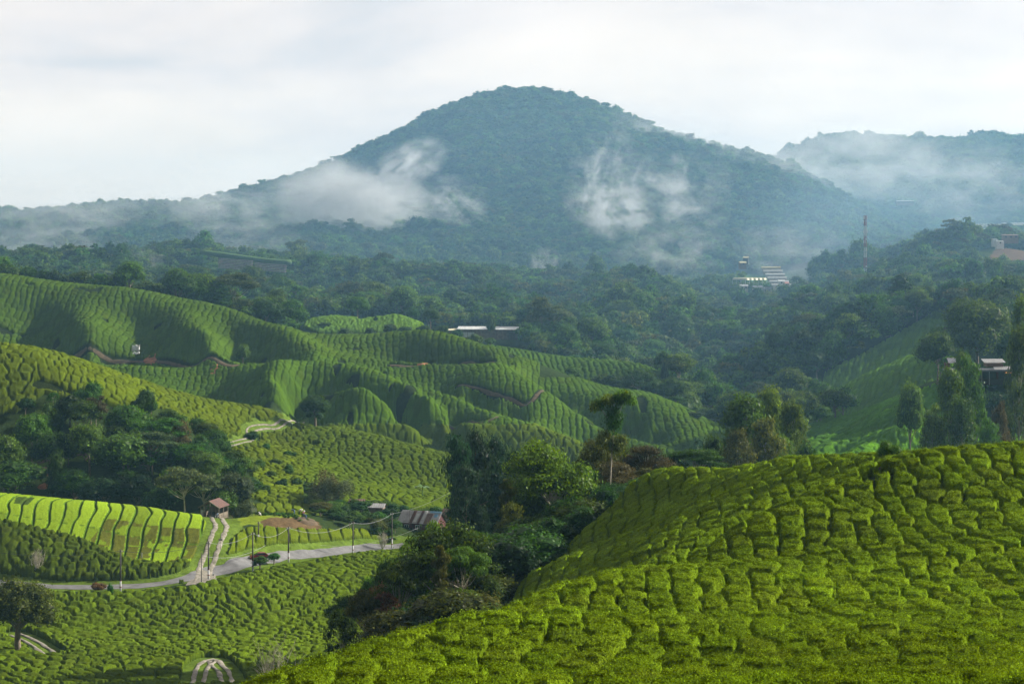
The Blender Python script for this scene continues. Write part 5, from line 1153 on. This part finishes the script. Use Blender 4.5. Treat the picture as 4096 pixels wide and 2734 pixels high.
# --- pavilion on the right hill
pv_=place('pavilion',3965,545,'long dark pavilion with several grey sheet roofs on the right hill','pavilion',math.radians(2),1.5)
k5=545/F
def pbox(name,x0,x1,y0,y1,dep,mat,yo=0):
    zb=float(pv_.location.z); zz=lambda y:-(y-YH)*k5-zb; cx=((x0+x1)/2-3965)*k5; o=MB().box((cx,yo,(zz(y0)+zz(y1))/2),((x1-x0)*k5,dep,abs(zz(y0)-zz(y1)))).make(name,mat,pv_); return o,zz
pbox('wall',3915,4170,1482,1520,5,M_dark); pbox('base',3900,4190,1512,1535,6,M_dark); pbox('eave',3780,4190,1474,1482,7,M_grayroof,-.4)
_,zz=pbox('upper_wall',3945,4010,1453,1466,3.5,M_br,1)
X_=lambda x:(x-3965)*k5
MB().corrug((X_(3935),-.6,zz(1449)),(X_(3935),3,zz(1437)),(X_(4022),-.6,zz(1449)),(X_(4022),3,zz(1437)),14,.04).make('roof',M_zinc,pv_); MB().corrug((X_(3965),-3.4,zz(1479)),(X_(3970),-.6,zz(1464)),(X_(4190),-3.4,zz(1479)),(X_(4190),-.6,zz(1464)),30,.04).make('roof',M_zinc,pv_); MB().corrug((X_(3788),-1,zz(1450)),(X_(3792),2,zz(1432)),(X_(3830),-1,zz(1450)),(X_(3826),2,zz(1432)),6,.04).make('roof',M_grayroof,pv_)
pbox('side_wall',3780,3792,1450,1476,3,M_redwall); pbox('red_column',3974,3982,1484,1516,.4,M_redwall,-2.7)
for i in range(8): pbox('window',3915+i*24+4,3915+i*24+20,1490,1508,.1,M_glass,-2.56)
pbox('strip_light',4012,4034,1486,1488,.15,M_glow,-2.7); pbox('strip_light',4052,4066,1486,1488,.15,M_glow,-2.7)
for i in range(6): MB().tube([(X_(3795+i*30),-3,zz(1535)),(X_(3795+i*30),-3,zz(1482))],.08,6).make('post',M_steel,pv_)
# --- radio tower
tw=place('radio_tower',3461,1262,'tall red and white lattice radio tower above the wooded ridge','radio tower',.2,0)
Ht=-(862-YH)/F*1262-float(tw.location.z); ns=14
for i in range(ns):
    z0,z1=Ht*i/ns,Ht*(i+1)/ns; r0=1.15-.35*i/ns; r1=1.15-.35*(i+1)/ns; b=MB()
    for k in range(4):
        a=math.pi/4+k*math.pi/2; c_=math.pi/4+(k+1)*math.pi/2; p=lambda t,r,z:(r*math.cos(t),r*math.sin(t),z)
        b.tube([p(a,r0,z0),p(a,r1,z1)],.12,5); b.tube([p(a,r0,z0),p(c_,r1,z1)],.07,4); b.tube([p(c_,r0,z0),p(a,r1,z1)],.07,4); b.tube([p(a,r1,z1),p(c_,r1,z1)],.07,4)
    b.make('mast_section',M_redp if (i//2)%2==0 else M_paint,tw)
for k,(z,a) in enumerate([(.99,0),(.99,2),(.99,4),(.93,1),(.93,3),(.80,0),(.80,2.2),(.80,4.2),(.66,1.2),(.66,3.5)]): MB().box((1.3*math.cos(a),1.3*math.sin(a),Ht*z-.8),(.28,.2,2.0)).make('antenna',M_white,tw)
MB().tube([(.2,-1.2,Ht*.68),(.2,-1.5,Ht*.68)],[.55,.6],12).make('dish',M_white,tw); MB().tube([(.2,-1.2,Ht*.31),(.2,-1.5,Ht*.31)],[.5,.5],12).make('dish',M_white,tw)
# --- farm with tunnels in the valley
def tunnels(x,y,D,n,w,L,rz,mat,label,step=None,dx=(1,0),ribs=False):
    X=(x-2048)/F*D; Z=-(y-YH)/F*D; o=empty('plastic_tunnels',(X,D,Z),rz); tag(o,label,'greenhouse')
    for i in range(n):
        V=[];Q=[];m=9
        for j in range(m):
            a=math.pi*j/(m-1)
            for yy in(0,L): V.append((math.cos(a)*w/2+i*w*dx[0],yy+i*dx[1],math.sin(a)*w*.38+(step or 0)*i))
            if j: k=2*(j-1); Q.append((k,k+1,k+3,k+2))
        link('tunnel_roof',np_mesh('tunnel_roof',np.array(V),np.array(Q),np.array([(0,2*j,2*j+2) for j in range(1,m-1)]),mats=(mat,)),o)
        for yy in (0,L): MB().box((i*w*dx[0]-w*.48,yy+i*dx[1],-1.5+(step or 0)*i),(.12,.12,3)).make('post',M_steel,o)
    return o
tunnels(2990,1120,1330,5,3.6,14,.55,M_plasty,'five yellowish plastic tunnels in a row in the valley farm')
# terraced white tunnels, rows across the view
tt=empty('terraced_tunnels',((3125-2048)/F*1350,1350,-(1142-YH)/F*1350),-.08,(1.2,1.2,1.2)); tag(tt,'stepped white tunnel roofs climbing the slope of the valley farm','greenhouse')
for i in range(6):
    V=[];Q=[];m=7; xo=-i*1.0
    for j in range(m):
        a=math.pi*j/(m-1)
        for xx in(-5.5,5.5): V.append((xx+xo,i*3.2-math.cos(a)*1.5,i*1.9+math.sin(a)*1.0))
        if j: k=2*(j-1); Q.append((k,k+1,k+3,k+2))
    link('tunnel_roof',np_mesh('tunnel_roof',np.array(V),np.array(Q),mats=(M_plast if i<5 else M_plasty,)),tt); MB().sheet([(-5.5+xo,i*3.2-1.5,i*1.9-1.4),(5.5+xo,i*3.2-1.5,i*1.9-1.4),(5.5+xo,i*3.2-1.5,i*1.9),(-5.5+xo,i*3.2-1.5,i*1.9)],.05).make('tunnel_side',M_zinc,tt)
def block(name,x,y,D,w,d,h,wall,roof,label,rz=0,cat='building',style='gable'):
    X=(x-2048)/F*D; Z=-(y-YH)/F*D; o=empty(name,(X,D,Z),rz); tag(o,label,cat)
    MB().box((0,0,h/2-1.5),(w,d,h+3)).make('wall',wall,o)
    if style=='gable':
        for s in(-1,1): MB().corrug((-w/2-.3,s*(d/2+.3),h),(-w/2-.3,0,h+d*.28),(w/2+.3,s*(d/2+.3),h),(w/2+.3,0,h+d*.28),12,.03).make('roof',roof,o)
        link('gable_end',np_mesh('gable_end',np.array([(w/2,-d/2,h),(w/2,d/2,h),(w/2,0,h+d*.26),(-w/2,-d/2,h),(-w/2,d/2,h),(-w/2,0,h+d*.26)]),tris=np.array([(0,1,2),(4,3,5)]),mats=(wall,),smooth=False),o)
    else: MB().corrug((-w/2-.3,-d/2-.3,h+.1),(-w/2-.3,d/2+.3,h+.6),(w/2+.3,-d/2-.3,h+.1),(w/2+.3,d/2+.3,h+.6),16,.03).make('roof',roof,o)
    for i in range(max(1,int(w/2.5))): MB().box((-w/2+(i+.5)*w/max(1,int(w/2.5)),-d/2-.03,h*.55),(.9,.06,.9)).make('window',M_glass,o)
    return o
M_pinkr=pm('pink_roof',(.42,.20,.18),.8,1,.2)
block('shed_house',2970,1060,1430,4.6,4,1.6,M_orange,M_plasty,'small shed with yellowish roof left above the valley farm',.2); block('shed_house',2984,1040,1450,3.6,4,1.6,M_dark,M_plasty,'small tan roofed shed directly behind the yellowish one',-.3)
for x,y,w,h,wl,rf,lb,rz in ((3158,1180,5,3.2,M_white,M_grayroof,'white gabled house with dark roof right of the valley farm',1.3),(3030,1162,6,2.2,M_cream,M_grayroof,'dark roofed house below the yellowish tunnels',.1),(3070,1168,5,2.0,M_cream,M_grayroof,'second dark roofed house below the yellowish tunnels',-.2),(2975,1155,5,1.8,M_cream,M_zinc,'pale low house at the left of the village',0),(3110,1160,4.5,2.2,M_white,M_zinc,'white house behind the dark village tree',.4),(3140,1148,4,2.4,M_cream,M_pinkr,'small pink roofed house above the white gabled one',.3),(3205,1160,4,2.6,M_cream,M_pinkr,'pink house at the right of the village',-.4),(3190,1182,9,1.8,M_white,M_zinc,'long low white building at the village right end',.5),(3125,1135,4,1.6,M_white,M_plast,'tiny white roofed shed under the white tunnels',0)):
    block('village_house',x,y,1290,w,4,h,wl,rf,lb,rz,'house')
for x,y,D,w,h,wl,rf,lb,st in ((3565,1082,1238,7,1.3,M_cream,M_plast,'flat bright roof just right of the radio tower','flat'),(3665,1080,1238,4,1.3,M_cream,M_plast,'second flat bright roof farther right of the radio tower','flat'),(4040,955,1262,9.5,2.2,M_orange,M_brick,'tan walled hall on the bare red hilltop','flat'),(3998,976,1255,4.5,1.6,M_white,M_plast,'white low building left of the tan hall','flat'),(3978,968,1262,3,1.5,M_white,M_plast,'tiny white building above the low white one','flat'),(4010,1078,1160,22,1.2,M_cream,M_zinc,'long pale roof along the right ridge','flat'),(735,1125,980,6.5,1.8,M_zinc,M_plast,'small farmhouse with white roof beside red soil','flat'),(758,1130,975,4.5,1.3,M_redwall,M_zinc,'low annex of the white roofed farmhouse','flat'),(130,1045,1060,3.6,1.8,M_cream,M_plast,'small pale house hidden in the far left wood','gable'),(3620,812,2180,18,2.2,M_cream,M_plast,'long pale building on the far right mountain shoulder','flat'),(3955,945,1500,12,1,M_plast,M_plast,'white polytunnel roof behind the bare hilltop','flat')):
    block('building',x,y,D,w,5,h,wl,rf,lb,0,'building',st)
for x,y,D,n,w,L,lb in ((3600,1052,1400,7,4.6,10,'row of seven pale arched tunnels in the right valley'),(3700,1046,1420,4,4,9,'row of four arched tunnels farther right in the valley')): tunnels(x,y,D,n,w,L,0,M_plast,lb)
for k,(x,y,D,w) in enumerate(((3930,912,1900,40),(4030,922,1880,44),(3990,905,1950,60),(4070,945,1700,30),(3900,940,1750,26),(4090,900,2000,40))):
    block('net_house',x,y,D,w,12,1.5,M_pw,M_plast if k%2 else M_plasty,['wide pale net house on the far right slope','long net house below the wide one','uppermost net house on the far right slope','short net house next to the bare hilltop','small net house left of the bare hilltop','net house at the right picture edge'][k],0,'greenhouse','flat')
# terraced beds on the far left hill
def beds(x0,x1,y0,y1,D0,D1,n,label,mat):
    o=None
    for i in range(n):
        t=i/(n-1); y=y0+(y1-y0)*t; D=D1+(D0-D1)*t; P=[]
        for xx in np.linspace(x0,x1,14): P.append((xx-2048)/F*D)
        for j in range(13):
            pass
        zc=[-(y+10*(k/13)-YH)/F*D for k in range(14)]
        if o is None: o=empty('terraced_beds',(P[0],D,zc[0])); tag(o,label,'terraced beds'); base=np.array(o.location)
        b=MB(); b.tube([np.array((P[k],D+.4*math.sin(k*.7+i),zc[k]))-base for k in range(14)],[.28]*14,6); b.make('bed_row',mat,o,True)
M_bed=pm('bed_plastic',(.13,.115,.125),.6,1,.2)
beds(872,1012,1034,1070,1085,1125,7,'terraced vegetable beds with pale plastic rows on the far left hill',M_bed); beds(1018,1145,1052,1078,1085,1115,5,'second set of pale terraced rows right of the first',M_bed)
def band(name,pts,D0,D1,w,mat,label,cat):
    P=[]
    for i,(x,y) in enumerate(pts): D=D0+(D1-D0)*i/(len(pts)-1); P.append(((x-2048)/F*D,D,-(y-YH)/F*D))
    P=smooth_line(P,3); o=MB().tube([p-P[0] for p in P],[w]*len(P),6).make(name,mat,None,True); o.location=P[0]; tag(o,label,cat)
band('crop_row',[(800,1008),(900,1020),(1000,1034),(1080,1044),(1165,1050)],1135,1135,1.5,M_pw,'long pale green hedge of crop on the crest of the far left hill','crop row')
band('farm_hedge',[(815,1152),(900,1172),(960,1192),(1040,1222),(1110,1250)],1010,960,.8,M_pw,'thin fenced hedge line descending the far left farm slope','hedge')
# ---------------------------------------------------------------- camera, sky, sun, air
cam=bpy.data.cameras.new('camera'); co=bpy.data.objects.new('camera',cam); COL.objects.link(co); SC.camera=co
co.location=(0,0,0); co.rotation_euler=(math.radians(90),0,0)
cam.sensor_width=36; cam.lens=36*F/W4; cam.shift_y=-(H4/2-YH)/W4; cam.clip_start=.5; cam.clip_end=20000
SUN_AZ,SUN_EL=math.radians(72),math.radians(28)      # azimuth clockwise from the view direction
sv=Vector((math.sin(SUN_AZ)*math.cos(SUN_EL),math.cos(SUN_AZ)*math.cos(SUN_EL),math.sin(SUN_EL)))
sl=bpy.data.lights.new('sun','SUN'); sl.energy=5.0; sl.angle=math.radians(1.0); sl.color=(1,.93,.80)
so=bpy.data.objects.new('sun',sl); COL.objects.link(so); so.rotation_euler=sv.to_track_quat('Z','Y').to_euler(); so.location=(300,200,400)
w=bpy.data.worlds.new('World'); SC.world=w; w.use_nodes=True; nt=w.node_tree; nt.nodes.clear(); L_=nt.links.new
out=N(nt,'ShaderNodeOutputWorld'); bg=N(nt,'ShaderNodeBackground',Strength=.0485)
sky=N(nt,'ShaderNodeTexSky',sky_type='NISHITA'); sky.sun_disc=False; sky.sun_elevation=SUN_EL; sky.sun_rotation=SUN_AZ; sky.altitude=1500; sky.air_density=1; sky.dust_density=1.5
tc=N(nt,'ShaderNodeTexCoord')
mp=N(nt,'ShaderNodeMapping'); mp.inputs['Scale'].default_value=(2.2,2.2,13); mp.inputs['Rotation'].default_value=(0,math.radians(3),0); mp.inputs['Location'].default_value=(.7,.2,.55)
L_(tc.outputs['Generated'],mp.inputs['Vector'])
n1=N(nt,'ShaderNodeTexNoise',Scale=1.3,Detail=7.0,Roughness=.52,Distortion=.6); L_(mp.outputs[0],n1.inputs['Vector'])
cr=N(nt,'ShaderNodeValToRGB'); L_(n1.outputs['Fac'],cr.inputs[0])
E_=cr.color_ramp.elements; E_[0].position=.34; E_[0].color=(10.2,9.6,9.4,1); E_[1].position=.62; E_[1].color=(15.4,13.2,11.3,1)
e2=E_.new(.46); e2.color=(13.0,11.4,10.4,1)
mp2=N(nt,'ShaderNodeMapping'); mp2.inputs['Scale'].default_value=(5,5,9); mp2.inputs['Location'].default_value=(3.1,1.2,.2); L_(tc.outputs['Generated'],mp2.inputs['Vector'])
n2=N(nt,'ShaderNodeTexNoise',Scale=1.6,Detail=8.0,Roughness=.6,Distortion=.3); L_(mp2.outputs[0],n2.inputs['Vector'])
mr=N(nt,'ShaderNodeMapRange'); mr.inputs[1].default_value=.35; mr.inputs[2].default_value=.7; mr.inputs[3].default_value=.93; mr.inputs[4].default_value=1.07; L_(n2.outputs['Fac'],mr.inputs[0])
vm=N(nt,'ShaderNodeVectorMath',operation='SCALE'); L_(cr.outputs[0],vm.inputs[0]); L_(mr.outputs[0],vm.inputs['Scale'])
mx=N(nt,'ShaderNodeMix',data_type='RGBA'); mx.inputs[0].default_value=.88; L_(sky.outputs[0],mx.inputs[6]); L_(vm.outputs[0],mx.inputs[7])
# sky brighter ahead of the camera, dimmed overhead and behind to cut fill light
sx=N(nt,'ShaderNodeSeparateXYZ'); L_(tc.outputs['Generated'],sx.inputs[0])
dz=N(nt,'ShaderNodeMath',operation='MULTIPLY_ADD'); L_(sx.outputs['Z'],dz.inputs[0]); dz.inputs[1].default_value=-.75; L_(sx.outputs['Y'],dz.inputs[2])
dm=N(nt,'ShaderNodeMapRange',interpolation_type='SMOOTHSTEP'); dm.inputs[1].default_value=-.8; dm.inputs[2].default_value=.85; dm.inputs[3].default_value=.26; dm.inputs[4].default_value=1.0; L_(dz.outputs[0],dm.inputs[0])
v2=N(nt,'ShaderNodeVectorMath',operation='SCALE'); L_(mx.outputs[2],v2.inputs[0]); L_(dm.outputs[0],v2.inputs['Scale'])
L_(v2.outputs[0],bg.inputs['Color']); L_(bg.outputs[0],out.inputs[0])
# the air
def box_mesh(name,x0,x1,y0,y1,z0,z1):
    V=[(x,y,z) for z in (z0,z1) for y in (y0,y1) for x in (x0,x1)]
    return np_mesh(name,np.array(V),quads=[(0,2,3,1),(4,5,7,6),(0,1,5,4),(2,6,7,3),(0,4,6,2),(1,3,7,5)],smooth=False)
hz=link('haze',box_mesh('haze',-2300,2300,-40,5460,LOWZ-1,TOPZ+30)); tag(hz,kind='stuff')
m,nt,out=nmat('haze_air'); pv=N(nt,'ShaderNodeVolumePrincipled'); pv.inputs['Color'].default_value=(.33,.68,.97,1); pv.inputs['Density'].default_value=.00009; pv.inputs['Anisotropy'].default_value=.3
nt.links.new(pv.outputs[0],out.inputs['Volume']); 
hz.data.materials.append(m)
MISTS=[(1330,800,1880,640,430,110,.036,dict(seed=1,lo=.40,hi=.50,scale=1.7,edge=.15)),
 (1520,820,1870,580,340,100,.036,dict(seed=31,lo=.42,hi=.51,scale=1.9,edge=.15)),
 (1620,665,1900,440,230,70,.04,dict(seed=2,lo=.45,hi=.55,scale=2.0,edge=.1,roll=-.45)),
 (1300,900,1890,1000,420,110,.008,dict(seed=12,lo=.42,hi=.66,scale=2.8,edge=.1)),
 (900,820,1900,900,420,110,.018,dict(seed=3,lo=.46,hi=.60,scale=2.8,edge=.1)),
 (300,830,1850,1200,420,130,.014,dict(seed=4,lo=.44,hi=.60,scale=3.0,edge=.1)),
 (150,990,1500,800,260,80,.02,dict(seed=14,lo=.44,hi=.64,scale=3.2,edge=.1)),
 (950,980,1560,700,300,80,.014,dict(seed=33,lo=.44,hi=.66,scale=3.0,edge=.1)),
 (580,1090,1150,220,320,30,.03,dict(seed=15,lo=.46,hi=.64,scale=2.2,edge=.1)),
 (1820,810,1850,360,260,50,.045,dict(seed=5,lo=.50,hi=.58,scale=2.6,edge=.05,roll=.4)),
 (2420,740,1800,420,620,70,.055,dict(seed=6,lo=.52,hi=.60,scale=3.2,edge=.1,roll=.2)),
 (2460,850,1780,420,260,60,.08,dict(seed=7,lo=.49,hi=.58,scale=2.6,edge=.1)),
 (2700,780,1800,620,460,80,.035,dict(seed=8,lo=.51,hi=.62,scale=3.0,edge=.1)),
 (2750,575,2300,900,320,130,.020,dict(seed=9,lo=.42,hi=.62,scale=2.8,edge=.1,roll=.3)),
 (3080,690,2200,800,300,100,.024,dict(seed=10,lo=.44,hi=.64,scale=3.0,edge=.1,roll=.2)),
 (3400,630,2560,1000,460,190,.013,dict(seed=11,lo=.40,hi=.60,scale=2.6,edge=.1)),
 (3850,720,2500,900,460,120,.014,dict(seed=16,lo=.42,hi=.64,scale=3.0,edge=.1)),
 (2680,1000,1500,620,360,70,.022,dict(seed=18,lo=.47,hi=.66,scale=3.0,edge=.1)),
 (2180,1060,1500,170,190,30,.045,dict(seed=19,lo=.46,hi=.62,scale=2.0,edge=.1)),
 (3180,1020,1700,700,360,80,.014,dict(seed=20,lo=.44,hi=.64,scale=3.0,edge=.1)),
 (3500,880,1560,1700,700,300,.0016,dict(seed=21,lo=.30,hi=.62,scale=1.8,edge=.1,col=(.5,.75,1))),
 (2300,980,1400,10000,2900,1800,.00016,dict(seed=24,lo=-1,col=(.34,.62,1)))]
# mist: bodies of pale vapour hanging before and over the mountain
def vol_mat(name,col,dens,kind,scale=2.2,lo=.46,hi=.62,seed=0,edge=.55,aniso=.3):
    m,nt,out=nmat(name); K=nt.links.new
    if lo<0:
        pv=N(nt,'ShaderNodeVolumePrincipled'); pv.inputs['Color'].default_value=(*col,1); pv.inputs['Anisotropy'].default_value=aniso; pv.inputs['Density'].default_value=dens; K(pv.outputs[0],out.inputs['Volume']); return m
    tc=N(nt,'ShaderNodeTexCoord'); ln=N(nt,'ShaderNodeVectorMath',operation='LENGTH')
    nz=N(nt,'ShaderNodeTexNoise',Scale=scale,Detail=6.0,Roughness=.68,Distortion=.5); mp=N(nt,'ShaderNodeMapping'); mp.inputs['Location'].default_value=(seed*3.1,seed*1.7,seed); K(tc.outputs['Object'],mp.inputs[0]); K(mp.outputs[0],nz.inputs['Vector'])
    nd=N(nt,'ShaderNodeTexNoise',Scale=scale*.6,Detail=3.0); K(mp.outputs[0],nd.inputs['Vector'])
    sb=N(nt,'ShaderNodeVectorMath',operation='MULTIPLY_ADD'); K(nd.outputs['Color'],sb.inputs[0]); sb.inputs[1].default_value=(.9,.9,.9); sb.inputs[2].default_value=(-.45,-.45,-.45)
    ad=N(nt,'ShaderNodeVectorMath',operation='ADD'); K(tc.outputs['Object'],ad.inputs[0]); K(sb.outputs[0],ad.inputs[1]); K(ad.outputs[0],ln.inputs[0])
    fe=N(nt,'ShaderNodeMapRange',interpolation_type='SMOOTHSTEP'); fe.inputs[1].default_value=edge; fe.inputs[2].default_value=1.0; fe.inputs[3].default_value=1; fe.inputs[4].default_value=0; K(ln.outputs['Value'],fe.inputs[0])
    ln0=N(nt,'ShaderNodeVectorMath',operation='LENGTH'); K(tc.outputs['Object'],ln0.inputs[0]); f0=N(nt,'ShaderNodeMapRange',interpolation_type='SMOOTHSTEP'); f0.inputs[1].default_value=.7; f0.inputs[2].default_value=.98; f0.inputs[3].default_value=1; f0.inputs[4].default_value=0; K(ln0.outputs['Value'],f0.inputs[0])
    nr_=N(nt,'ShaderNodeMapRange',interpolation_type='SMOOTHSTEP'); nr_.inputs[1].default_value=lo; nr_.inputs[2].default_value=hi; nr_.inputs[3].default_value=0; nr_.inputs[4].default_value=1; K(nz.outputs['Fac'],nr_.inputs[0])
    a=N(nt,'ShaderNodeMath',operation='MULTIPLY'); K(fe.outputs[0],a.inputs[0]); K(nr_.outputs[0],a.inputs[1]); b=N(nt,'ShaderNodeMath',operation='MULTIPLY'); K(a.outputs[0],b.inputs[0]); K(f0.outputs[0],b.inputs[1])
    c=N(nt,'ShaderNodeMath',operation='MULTIPLY'); K(b.outputs[0],c.inputs[0]); c.inputs[1].default_value=dens
    pv=N(nt,'ShaderNodeVolumePrincipled'); pv.inputs['Color'].default_value=(*col,1); pv.inputs['Anisotropy'].default_value=aniso; K(c.outputs[0],pv.inputs['Density']); K(pv.outputs[0],out.inputs['Volume'])
    return m
def mist(x,y,D,w,h,dep,dens,lo=.46,hi=.62,scale=2.2,seed=0,edge=.4,col=(.95,.97,1),roll=0):
    iv,it=ico(3); o=link('mist',np_mesh('mist',iv,tris=it)); k=D/F
    o.location=((x-2048)*k,D,-(y-YH)*k); o.scale=(w*k/2,dep/2,h*k/2); o.rotation_euler=(0,roll,0)
    o.data.materials.append(vol_mat('mist_vapour',col,dens,0,scale,lo,hi,seed,edge)); tag(o,kind='stuff'); return o
for a in MISTS: mist(*a[:7],**a[7])
SC.view_settings.view_transform='Standard'; SC.view_settings.look='None'; SC.view_settings.exposure=.95; SC.view_settings.gamma=1
SC.render.engine='CYCLES'; cy=SC.cycles
cy.max_bounces=5; cy.diffuse_bounces=2; cy.glossy_bounces=1; cy.transmission_bounces=2; cy.volume_bounces=1; cy.transparent_max_bounces=8
cy.volume_step_rate=2.5; cy.volume_max_steps=160; cy.use_denoising=True; cy.caustics_reflective=False; cy.caustics_refractive=False; cy.sample_clamp_indirect=4
